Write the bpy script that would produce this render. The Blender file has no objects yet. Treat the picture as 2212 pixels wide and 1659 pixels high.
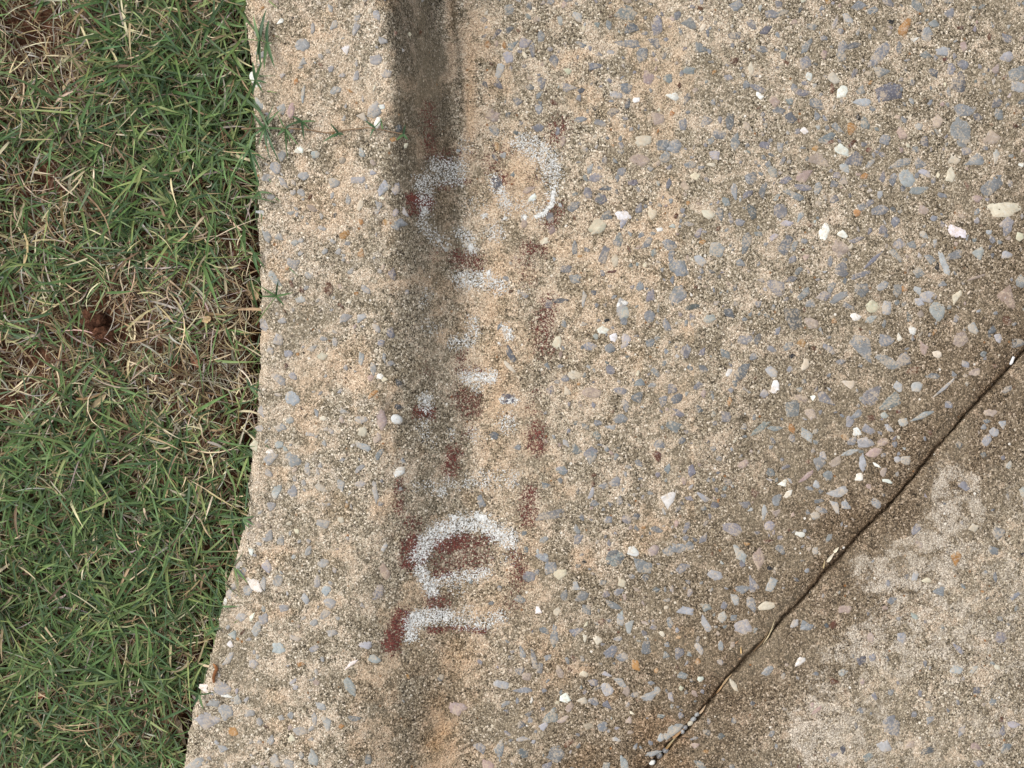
import bpy, math
import numpy as np

# ------------------------------------------------------------------ camera, sky, sun, exposure
sc = bpy.context.scene
D = 1.0                       # camera height above the gutter
K = 0.9 / 2212.0              # metres per photo unit (2212 x 1659 units) at z = 0
cam_d = bpy.data.cameras.new("camera"); cam = bpy.data.objects.new("camera", cam_d)
sc.collection.objects.link(cam); sc.camera = cam
cam.location = (0, 0, D); cam.rotation_euler = (0, 0, 0)
cam_d.sensor_width = 36; cam_d.lens = 36 * D / 0.9
cam_d.clip_start = 0.01; cam_d.clip_end = 200

SUN_EL, SUN_AZ = math.radians(52), math.radians(205)      # AZ: direction the light comes from (x=cos, y=sin)
SUN_AZ = math.radians(158)
w = bpy.data.worlds.new("World"); sc.world = w; w.use_nodes = True
nt = w.node_tree; nt.nodes.clear()
sky = nt.nodes.new("ShaderNodeTexSky"); sky.sky_type = 'NISHITA'; sky.sun_disc = False
sky.sun_elevation = SUN_EL; sky.sun_rotation = math.pi / 2 - SUN_AZ
hs = nt.nodes.new("ShaderNodeHueSaturation"); hs.inputs["Saturation"].default_value = 0.17   # white overcast sky
bg = nt.nodes.new("ShaderNodeBackground"); bg.inputs["Strength"].default_value = 0.13
wo = nt.nodes.new("ShaderNodeOutputWorld")
nt.links.new(sky.outputs[0], hs.inputs["Color"]); nt.links.new(hs.outputs[0], bg.inputs["Color"]); nt.links.new(bg.outputs[0], wo.inputs["Surface"])
sun_d = bpy.data.lights.new("sun", 'SUN'); sun = bpy.data.objects.new("sun", sun_d); sc.collection.objects.link(sun)
sun_d.energy = 1.3; sun_d.angle = math.radians(24); sun_d.color = (1.0, 0.95, 0.88)
sun.rotation_euler = (0, math.pi / 2 - SUN_EL, SUN_AZ)
sc.view_settings.view_transform = 'Standard'; sc.view_settings.look = 'None'
sc.view_settings.exposure = 0.85; sc.view_settings.gamma = 1

rng = np.random.default_rng(11)

# ------------------------------------------------------------------ helpers
def W(u, v, z):
    """a point seen at (u, v) of the photo and standing at height z"""
    f = K * (D - z) / D
    return (np.asarray(u) - 1106) * f, (829.5 - np.asarray(v)) * f

def _h(ix, iy, s):
    n = (ix.astype(np.int64) * 374761393 + iy.astype(np.int64) * 668265263 + s * 2147483647 + 12345) & 0xffffffff
    n = ((n ^ (n >> 13)) * 1274126177) & 0xffffffff
    n = (n ^ (n >> 16)) & 0xffffffff
    n = (n * 2246822519) & 0xffffffff
    n = n ^ (n >> 15)
    return (n & 0xffffff) / float(0xffffff)

def vn(x, y, s=0):
    x = np.asarray(x, float); y = np.asarray(y, float)
    ix = np.floor(x); iy = np.floor(y); fx = x - ix; fy = y - iy
    fx = fx * fx * (3 - 2 * fx); fy = fy * fy * (3 - 2 * fy)
    a = _h(ix, iy, s); b = _h(ix + 1, iy, s); c = _h(ix, iy + 1, s); d = _h(ix + 1, iy + 1, s)
    return (a + (b - a) * fx) * (1 - fy) + (c + (d - c) * fx) * fy

def fbm(u, v, size, s=0, oct=3):
    t = 0; amp = 1; tot = 0
    for i in range(oct):
        t = t + amp * vn(u / size + 17.3 * i, v / size + 9.1 * i, s + i); tot += amp
        amp *= 0.5; size = size / 2.03
    return t / tot

def sst(a, b, x):
    t = np.clip((x - a) / (b - a), 0, 1); return t * t * (3 - 2 * t)

def link(name, me, parent=None, mats=()):
    o = bpy.data.objects.new(name, me); sc.collection.objects.link(o)
    for m in mats: me.materials.append(m)
    if parent is not None: o.parent = parent
    return o

def tag(o, label=None, cat=None, group=None, kind=None):
    if label: o["label"] = label
    if cat: o["category"] = cat
    if group: o["group"] = group
    if kind: o["kind"] = kind
    return o

def mesh_np(name, V, F, smooth=True, col=None, matidx=None, col2=None):
    """V (n,3), F (m,3|4) arrays -> mesh"""
    me = bpy.data.meshes.new(name)
    V = np.asarray(V, np.float32); F = np.asarray(F, np.int32); k = F.shape[1]
    me.vertices.add(len(V)); me.vertices.foreach_set("co", V.ravel())
    me.loops.add(F.size); me.loops.foreach_set("vertex_index", F.ravel())
    me.polygons.add(len(F)); me.polygons.foreach_set("loop_start", np.arange(0, F.size, k, dtype=np.int32))
    if matidx is not None: me.polygons.foreach_set("material_index", np.asarray(matidx, np.int32))
    me.update(calc_edges=True)
    me.polygons.foreach_set("use_smooth", np.full(len(F), smooth, dtype=bool))
    for nm, c in (("tint", col), ("stain_shade", col2)):
        if c is not None:
            at = me.color_attributes.new(nm, 'FLOAT_COLOR', 'POINT')
            c = np.asarray(c, np.float32)
            if c.shape[1] == 3: c = np.concatenate([c, np.ones((len(c), 1), np.float32)], 1)
            at.data.foreach_set("color", c.ravel())
    return me

def srgb(r, g, b):
    f = lambda c: ((c / 255 + 0.055) / 1.055) ** 2.4 if c > 10 else c / 255 / 12.92
    return np.array([f(r), f(g), f(b)])

# node shorthands
class NT:
    def __init__(s, name):
        s.m = bpy.data.materials.new(name); s.m.use_nodes = True; s.t = s.m.node_tree; s.t.nodes.clear()
        s.out = s.n("ShaderNodeOutputMaterial"); s.b = s.n("ShaderNodeBsdfPrincipled")
        s.l(s.b.outputs[0], s.out.inputs[0]); s.tc = s.n("ShaderNodeTexCoord")
        s.P = s.tc.outputs["Object"]
    def n(s, t, **k):
        x = s.t.nodes.new(t)
        for a, b in k.items(): setattr(x, a, b)
        return x
    def l(s, a, b): s.t.links.new(a, b)
    def noise(s, scale, detail=4, rough=0.6, dist=0.0, vec=None):
        x = s.n("ShaderNodeTexNoise"); x.inputs["Scale"].default_value = scale; x.inputs["Detail"].default_value = detail
        x.inputs["Roughness"].default_value = rough; x.inputs["Distortion"].default_value = dist
        s.l(vec or s.P, x.inputs["Vector"]); return x.outputs[0]
    def vor(s, scale, feature='F1', vec=None, rnd=1.0):
        x = s.n("ShaderNodeTexVoronoi", feature=feature); x.inputs["Scale"].default_value = scale
        x.inputs["Randomness"].default_value = rnd
        s.l(vec or s.P, x.inputs["Vector"]); return x
    def ramp(s, fac, stops, interp='LINEAR'):
        x = s.n("ShaderNodeValToRGB"); x.color_ramp.interpolation = interp; e = x.color_ramp.elements
        while len(e) < len(stops): e.new(0.5)
        for i, (p, c) in enumerate(stops):
            e[i].position = p
            if not hasattr(c, '__len__'): c = (c, c, c)
            e[i].color = (c[0], c[1], c[2], 1)
        s.l(fac, x.inputs[0]); return x.outputs[0]
    def mix(s, fac, a, b, mode='MIX'):
        x = s.n("ShaderNodeMix", data_type='RGBA', blend_type=mode)
        for i, val in ((0, fac), (6, a), (7, b)):
            if isinstance(val, (int, float)): x.inputs[i].default_value = val if i == 0 else (val, val, val, 1)
            elif hasattr(val, '__len__'): x.inputs[i].default_value = (val[0], val[1], val[2], 1)
            else: s.l(val, x.inputs[i])
        return x.outputs[2]
    def math(s, op, a, b=0.0, c=None, clamp=False):
        x = s.n("ShaderNodeMath", operation=op, use_clamp=clamp)
        for i, val in enumerate((a, b) if c is None else (a, b, c)):
            if isinstance(val, (int, float)): x.inputs[i].default_value = val
            else: s.l(val, x.inputs[i])
        return x.outputs[0]
    def sep(s, c):
        x = s.n("ShaderNodeSeparateColor"); s.l(c, x.inputs[0]); return x.outputs
    def attr(s, name):
        x = s.n("ShaderNodeAttribute"); x.attribute_name = name; return x
    def bump(s, h, dist, strength=1.0, nrm=None):
        x = s.n("ShaderNodeBump"); x.inputs["Distance"].default_value = dist; x.inputs["Strength"].default_value = strength
        s.l(h, x.inputs["Height"])
        if nrm: s.l(nrm, x.inputs["Normal"])
        return x.outputs[0]
    def fin(s, col, rough=0.85, nrm=None, spec=0.25):
        if hasattr(col, '__len__'): s.b.inputs["Base Color"].default_value = (col[0], col[1], col[2], 1)
        else: s.l(col, s.b.inputs["Base Color"])
        s.b.inputs["Roughness"].default_value = rough
        s.b.inputs["Specular IOR Level"].default_value = spec
        if nrm: s.l(nrm, s.b.inputs["Normal"])
        return s.m

# ------------------------------------------------------------------ materials
def concrete_mat():
    m = NT("concrete")
    st = m.attr("stain_shade"); R, G, B = m.sep(st.outputs["Color"])[:3]; A = st.outputs["Alpha"]
    # jitter the coordinates a little so the grains are not perfect cells
    v1 = m.vor(700); v2 = m.vor(1150); v3 = m.vor(230)
    c1 = m.sep(v1.outputs["Color"]); c2 = m.sep(v2.outputs["Color"]); c3 = m.sep(v3.outputs["Color"])
    grains = m.ramp(c1[0], [(0.0, srgb(62, 56, 47)), (0.15, srgb(104, 96, 81)), (0.4, srgb(143, 130, 112)),
                            (0.66, srgb(172, 161, 140)), (0.86, srgb(208, 197, 176)), (1.0, srgb(250, 238, 220))])
    small = m.ramp(c2[1], [(0.0, srgb(54, 48, 40)), (0.3, srgb(120, 109, 91)), (0.7, srgb(166, 153, 130)), (1.0, srgb(238, 223, 200))])
    base = m.mix(m.ramp(c1[2], [(0.45, 0), (0.5, 1)]), grains, small)
    # paste-rich patches: pale peach cement skin between the sand
    pn = m.noise(42, 6, 0.66, 0.8); pn2 = m.noise(200, 4, 0.7)
    pf = m.math('ADD', m.math('MULTIPLY', pn, 0.72), m.math('MULTIPLY', pn2, 0.28))
    pf = m.math('ADD', pf, m.math('MULTIPLY', G, 0.09))
    pf = m.math('SUBTRACT', pf, m.math('MULTIPLY', B, 0.10))
    pf = m.math('SUBTRACT', pf, m.math('MULTIPLY', R, 0.06))
    pf = m.math('ADD', pf, m.math('MULTIPLY', m.math('SUBTRACT', c2[2], 0.5), 0.11))
    pf = m.math('ADD', pf, m.math('MULTIPLY', m.math('SUBTRACT', m.noise(9, 3, 0.6), 0.5), 0.12))
    pfac = m.ramp(pf, [(0.505, 0.0), (0.555, 1.0)])
    base = m.mix(m.ramp(pf, [(0.38, 0.5), (0.50, 0.0)]), base, m.mix(1.0, base, srgb(206, 200, 190), 'MULTIPLY'))
    peach = m.ramp(c2[0], [(0.0, srgb(126, 112, 92)), (0.25, srgb(194, 172, 148)), (0.65, srgb(233, 210, 185)), (1.0, srgb(252, 240, 218))])
    base = m.mix(m.math('MULTIPLY', pfac, 0.72), base, peach)
    # ochre staining
    base = m.mix(m.math('MULTIPLY', G, 0.5), base, m.mix(1.0, base, srgb(255, 222, 182), 'MULTIPLY'))
    # brown soil film, grey weathering mixed with painted curb-face shade, white bloom
    gapn = m.noise(700, 2, 0.6)
    base = m.mix(m.math('MULTIPLY', B, 0.72), base, m.mix(1.0, base, srgb(180, 160, 144), 'MULTIPLY'))
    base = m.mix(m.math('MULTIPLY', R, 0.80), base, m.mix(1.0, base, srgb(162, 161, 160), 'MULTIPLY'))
    wa = m.math('ADD', m.math('MULTIPLY', A, 0.55), m.math('MULTIPLY', m.math('SUBTRACT', m.noise(70, 6, 0.75, 0.8), 0.5), 1.5))
    wa = m.math('ADD', wa, m.math('MULTIPLY', m.math('SUBTRACT', c2[0], 0.5), 0.22))
    wf = m.math('MULTIPLY', m.ramp(wa, [(0.24, 0.0), (0.44, 1.0)]), m.ramp(A, [(0.0, 0.0), (0.12, 1.0)]))
    base = m.mix(m.math('MULTIPLY', wf, 0.7), base, m.ramp(c2[2], [(0, srgb(138, 126, 112)), (0.5, srgb(206, 192, 174)), (1, srgb(246, 236, 220))]))
    # smoother, cement-rich areas next to open sandy ones
    sm = m.ramp(m.noise(11, 5, 0.7, 0.5), [(0.46, 0.0), (0.66, 0.42)])
    base = m.mix(sm, base, m.mix(pfac, srgb(148, 135, 114), srgb(192, 172, 146)))
    # scattered coarse sand: orange, dark, cream
    csel = m.math('MULTIPLY', m.ramp(c3[0], [(0.90, 0), (0.905, 1)], 'CONSTANT'), m.ramp(v3.outputs["Distance"], [(0.22, 1), (0.30, 0)]))
    coarse = m.ramp(c3[1], [(0.0, srgb(52, 40, 34)), (0.22, srgb(104, 92, 80)), (0.45, srgb(150, 104, 62)), (0.55, srgb(168, 152, 130)), (0.8, srgb(220, 205, 180)), (1.0, srgb(240, 235, 225))])
    base = m.mix(m.math('MULTIPLY', csel, 0.9), base, coarse)
    # dark pores between grains
    e1 = m.vor(700, 'DISTANCE_TO_EDGE'); pit = m.ramp(e1.outputs["Distance"], [(0.0, 0.5), (0.11, 1.0)])
    pr = m.ramp(m.noise(430, 3, 0.7), [(0.29, 0.35), (0.40, 1.0)])
    base = m.mix(1.0, base, m.mix(1.0, pit, pr, 'MULTIPLY'), 'MULTIPLY')
    h = m.math('ADD', m.math('MULTIPLY', m.ramp(v1.outputs["Distance"], [(0.0, 1.0), (0.75, 0.0)]), 0.6),
               m.math('MULTIPLY', m.noise(420, 3, 0.7), 0.9))
    return m.fin(base, 0.92, m.bump(h, 0.0009, 0.9), 0.15)

def stone_mat():
    m = NT("aggregate stone")
    t = m.attr("tint").outputs["Color"]
    n1 = m.noise(140, 6, 0.7, 0.6); n2 = m.noise(600, 3, 0.7)
    c = m.mix(1.0, t, m.ramp(n1, [(0.28, 0.66), (0.5, 1.0), (0.72, 1.28)]), 'MULTIPLY')
    wv = m.ramp(m.noise(70, 2, 0.4, 2.5), [(0.485, 0), (0.5, 1), (0.515, 0)])
    c = m.mix(m.math('MULTIPLY', wv, 0.35), c, srgb(205, 205, 205))
    # cement dust that still clings to the stone
    d = m.ramp(m.math('ADD', m.math('MULTIPLY', n2, 0.5), m.math('MULTIPLY', m.noise(90, 4, 0.7), 0.5)), [(0.49, 0.0), (0.57, 1.0)])
    c = m.mix(m.math('MULTIPLY', d, 0.62), c, srgb(190, 172, 148))
    return m.fin(c, 0.8, m.bump(n1, 0.0006, 0.7), 0.25)

def tint_mat(name, var=0.3, rough=0.7, scale=300, spec=0.2, bmp=0.0003, trans=0.0):
    m = NT(name)
    t = m.attr("tint").outputs["Color"]; n = m.noise(scale, 4, 0.65)
    c = m.mix(1.0, t, m.ramp(n, [(0.3, 1 - var), (0.7, 1 + var)]), 'MULTIPLY')
    m.fin(c, rough, m.bump(n, bmp, 0.6), spec)
    if trans:
        tr = m.n("ShaderNodeBsdfTranslucent"); mx = m.n("ShaderNodeMixShader"); mx.inputs[0].default_value = trans
        m.l(c, tr.inputs["Color"]); m.l(m.b.outputs[0], mx.inputs[1]); m.l(tr.outputs[0], mx.inputs[2]); m.l(mx.outputs[0], m.out.inputs[0])
    return m.m

def soil_mat():
    m = NT("clay soil")
    n = m.noise(90, 8, 0.75); n2 = m.noise(500, 4, 0.7); v = m.vor(300)
    c = m.ramp(n, [(0.25, srgb(56, 38, 30)), (0.5, srgb(104, 71, 54)), (0.75, srgb(150, 108, 82))])
    c = m.mix(1.0, c, m.ramp(m.sep(v.outputs["Color"])[0], [(0, 0.65), (1, 1.25)]), 'MULTIPLY')
    c = m.mix(1.0, c, m.ramp(n2, [(0.35, 0.5), (0.6, 1.1)]), 'MULTIPLY')
    return m.fin(c, 0.95, m.bump(m.math('ADD', n, m.math('MULTIPLY', n2, 0.5)), 0.003, 0.9), 0.1)

MC = concrete_mat(); MS = stone_mat(); MSOIL = soil_mat()
MGRASS = tint_mat("green blade", 0.22, 0.5, 120, 0.35, 0.0002, 0.12)
MDRY = tint_mat("dry straw", 0.25, 0.8, 200, 0.15, 0.0002, 0.1)
MLEAF = tint_mat("dead leaf", 0.38, 0.8, 160, 0.2, 0.0005, 0.08)
MWHITE = tint_mat("white paint", 0.14, 0.6, 500, 0.3, 0.0002)
MRED = tint_mat("maroon paint", 0.35, 0.7, 300, 0.25, 0.0002)

# ------------------------------------------------------------------ lie of the land (photo units)
EV = np.array([-4000, -600, 0, 100, 200, 330, 400, 700, 900, 970, 1030, 1100, 1180, 1300, 1400, 1500, 1560, 1659, 2100, 6000.])
EU = np.array([500, 515, 528, 539, 546, 552, 556, 563, 558, 546, 541, 534, 512, 482, 456, 432, 410, 396, 330, 330.])
BV = np.array([-4000, 0, 200, 400, 600, 800, 1000, 1200, 1400, 1659, 2200, 6000.])
BU = np.array([828, 826, 840, 840, 832, 815, 795, 770, 745, 715, 710, 710.])       # nose of the curb
TU = np.array([970, 970, 996, 1015, 1038, 1055, 1065, 1060, 1045, 1025, 1015, 1015.])     # foot of the curb face
HV = np.array([-4000, 0, 400, 800, 1200, 1659, 2400, 6000.])
HH = np.array([.095, .088, .068, .048, .033, .024, .018, .018])
CRK = [(6200, -3000), (2700, 240), (2212, 758), (2140, 837), (2093, 887), (2060, 925), (2020, 972), (1965, 1040), (1912, 1101), (1859, 1151), (1815, 1205),
       (1777, 1242), (1730, 1298), (1692, 1335), (1655, 1380), (1622, 1411), (1566, 1470), (1510, 1545), (1455, 1600), (1407, 1653), (1250, 1850), (1100, 6000)]

def edge_u(v): return np.interp(v, EV, EU) + (fbm(v, v * 0 + 3, 30, 41, 5) - 0.5) * 17
def crack_sd(u, v):
    """signed distance to the joint (positive = right slab) and position along it"""
    best = np.full(np.shape(u), 1e9); sg = np.ones(np.shape(u)); al = np.zeros(np.shape(u)); L = 0
    for (x0, y0), (x1, y1) in zip(CRK[:-1], CRK[1:]):
        dx, dy = x1 - x0, y1 - y0; l2 = dx * dx + dy * dy
        t = np.clip(((u - x0) * dx + (v - y0) * dy) / l2, 0, 1)
        qx, qy = u - x0 - t * dx, v - y0 - t * dy; d = np.hypot(qx, qy)
        s = np.sign(dx * (v - y0) - dy * (u - x0)) * -1.0
        k = d < best; best = np.where(k, d, best); sg = np.where(k, s, sg); al = np.where(k, L + t * math.sqrt(l2), al)
        L += math.sqrt(l2)
    return best * sg, al
PITS = [(1610, 905, 9, .006), (828, 480, 7, .004), (845, 880, 16, .006), (850, 1165, 8, .003), (1940, 790, 0, 0), (2075, 900, 9, .004), (2052, 893, 6, .003), (1890, 1228, 14, .0015),
        (1596, 1385, 13, .003)]

def ztop(u, v, noise=True):
    b = np.interp(v, BV, BU) + (fbm(v, v * 0, 60, 50, 3) - .5) * 8
    t = np.interp(v, BV, TU) + (fbm(v, v * 0 + 9, 80, 51, 3) - .5) * 10
    h = np.interp(v, HV, HH)
    x = np.clip((u - b) / (t - b), 0, 1)
    # rounded nose, steep face, concave foot
    p = 1 - x * x * x * (x * (6 * x - 15) + 10) * 0.5 - x * x * (3 - 2 * x) * 0.5
    z = h * p
    z = z + 0.006 * sst(t, t + 1100, u)                      # apron rises away from the gutter
    z = z - 0.004 * (1 - sst(0, 16, u - edge_u(v)))           # worn outer arris
    if noise:
        z = z + (fbm(u, v, 130, 1, 3) - .5) * 0.0040 + (fbm(u, v, 16, 5, 3) - .5) * 0.0016 + (fbm(u, v, 5.2, 9, 2) - .5) * 0.0011
    for a, c, r, dp in PITS:
        if r: z = z - dp * np.exp(-((u - a) ** 2 + (v - c) ** 2) / (r * r))
    return z

def zsurf(u, v):
    z = ztop(u, v)
    d, al = crack_sd(u, v)
    wv = 2.0 + 2.8 * fbm(al, al * 0, 60, 60, 3) + 2.2 * np.exp(-((al - np.interp(1, [0, 1], [0, 0])) * 0)) * 0
    wv = wv + 2.4 * np.exp(-(np.hypot(u - 1610, v - 1425) / 38) ** 2) + 2.0 * sst(1480, 1600, v)
    dj = d + (fbm(u, v, 11, 63, 3) - .5) * 6.5
    g = 1 - sst(wv * 0.55, wv * 1.15, np.abs(dj))
    tool = np.where(d < 0, 1 - sst(4, 34, -d), 1 - sst(2, 14, d))
    return z - 0.0022 * tool - g * 0.0075

def zsoil(u, v):
    h = np.interp(v, HV, HH); e = np.interp(v, EV, EU)
    z = h - 0.025 + (fbm(u, v, 120, 70, 4) - .5) * 0.018 + (fbm(u, v, 14, 75, 3) - .5) * 0.006
    return z - 0.016 * np.exp(-((e - 6 - u) / 17) ** 2) - 0.02 * sst(e - 2, e + 10, u)

def axis(segs):
    out = []
    for a, b, s in segs: out.append(np.arange(a, b, s))
    return np.concatenate(out + [np.array([segs[-1][1]])])
def blob(u, v, a, b, ru, rv=None, rot=0):
    rv = rv or ru; c, s = math.cos(rot), math.sin(rot); x = u - a; y = v - b
    return np.exp(-(((x * c + y * s) / ru) ** 2 + ((-x * s + y * c) / rv) ** 2))

# ------------------------------------------------------------------ concrete: curb with its apron, and the slab beyond the joint
ua = axis([(300, 380, 8), (380, 2260, 2.4), (2260, 2800, 7), (2800, 6300, 120)])
va = axis([(-4000, -440, 120), (-440, -30, 7), (-30, 1700, 2.4), (1700, 2100, 7), (2100, 5600, 120)])
U, Vv = np.meshgrid(ua, va); fu, fv = U.ravel(), Vv.ravel()
zz = zsurf(fu, fv); eu = edge_u(fv)
zz = np.where(fu < eu, zz - 0.07, zz)
fx, fy = W(fu, fv, zz)
# stains on the concrete, with curb-face shade painted into the grey channel
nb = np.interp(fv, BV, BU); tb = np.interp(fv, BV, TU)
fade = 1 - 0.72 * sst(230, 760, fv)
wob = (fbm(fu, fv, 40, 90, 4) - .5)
gr = sst(nb - 14 - 20 * sst(200, 600, fv), nb + 24 + 50 * sst(450, 1000, fv), fu + wob * 30) * (1 - sst(tb - 42 - 30 * sst(400, 900, fv), tb - 8 - 30 * sst(400, 900, fv), fu + wob * 26)) * fade  # grey of the curb face: weathering and the slope's shade, painted together
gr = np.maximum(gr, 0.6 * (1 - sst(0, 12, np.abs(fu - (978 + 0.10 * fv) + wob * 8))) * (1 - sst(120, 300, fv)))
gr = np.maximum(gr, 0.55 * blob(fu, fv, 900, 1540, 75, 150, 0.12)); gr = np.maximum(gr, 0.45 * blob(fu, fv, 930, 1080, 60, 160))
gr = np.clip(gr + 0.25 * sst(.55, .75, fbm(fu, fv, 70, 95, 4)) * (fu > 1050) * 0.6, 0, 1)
och = sst(0.50, 0.72, fbm(fu, fv, 60, 100, 5)) * 0.55 * (fu < 1500)
for a, b, ru, rv, s in ((975, 60, 14, 150, .8), (1015, 200, 16, 200, .9), (1075, 800, 55, 300, .75), (985, 1420, 60, 90, .9), (950, 1600, 45, 130, 1.3), (1075, 620, 40, 130, .9), (1060, 1300, 70, 80, .6), (1110, 400, 80, 120, .7),
                        (1300, 620, 130, 220, .45), (700, 440, 90, 70, .6), (640, 150, 60, 120, .5), (735, 300, 30, 160, .5), (820, 1650, 60, 60, .4), (1130, 1230, 60, 150, .5)):
    och = np.maximum(och, s * blob(fu, fv, a, b, ru, rv) * (0.6 + 0.8 * fbm(fu, fv, 24, 104, 3)))
dcr, _ = crack_sd(fu, fv)
br = np.where(dcr < 0, np.exp(-(-dcr / 330) ** 1.3), 0.85 - 0.6 * sst(30, 300, dcr)) * (0.75 + 0.5 * fbm(fu, fv, 120, 110, 3))
br = np.maximum(br, 0.22 * sst(1250, 2000, fu)); br = np.maximum(br, np.exp(-np.abs(dcr + 5) / 22) * 1.35)
wh = np.zeros_like(fu)
for a, b, ru, rv, s in ((1990, 1215, 65, 50, .9), (2060, 1080, 40, 50, .9), (1920, 1400, 60, 55, .8), (2110, 1290, 90, 90, .6), (1790, 1590, 60, 50, .9), (1850, 1480, 70, 60, .6),
                        (2150, 1490, 90, 90, .6), (1740, 1560, 30, 30, .5), (1880, 1240, 35, 30, .9), (2000, 1360, 90, 60, .7), (1960, 1650, 70, 50, .6), (2190, 1180, 60, 90, .4)):
    rr = np.hypot((fu + wob * 70 - a) / (ru * 1.5), (fv + (fbm(fu, fv, 50, 120, 3) - .5) * 70 - b) / (rv * 1.5))
    wh = np.maximum(wh, s * (np.exp(-rr ** 2 * 1.2) * .75 + .5 * np.exp(-((rr - .75) / .22) ** 2)))
wh = np.maximum(wh, 0.35 * (fu < nb) * sst(.45, .7, fbm(fu, fv, 90, 125, 3)))
stain_shade = np.stack([gr, och, br, wh], 1)
nu, nv = len(ua), len(va)
idx = np.arange(nu * nv).reshape(nv, nu)
F = np.stack([idx[:-1, :-1], idx[1:, :-1], idx[1:, 1:], idx[:-1, 1:]], -1).reshape(-1, 4)
fcu = (fu[F[:, 0]] + fu[F[:, 2]]) / 2; fcv = (fv[F[:, 0]] + fv[F[:, 2]]) / 2
fd, _ = crack_sd(fcu, fcv); keepE = fcu > edge_u(fcv) - 6

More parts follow.
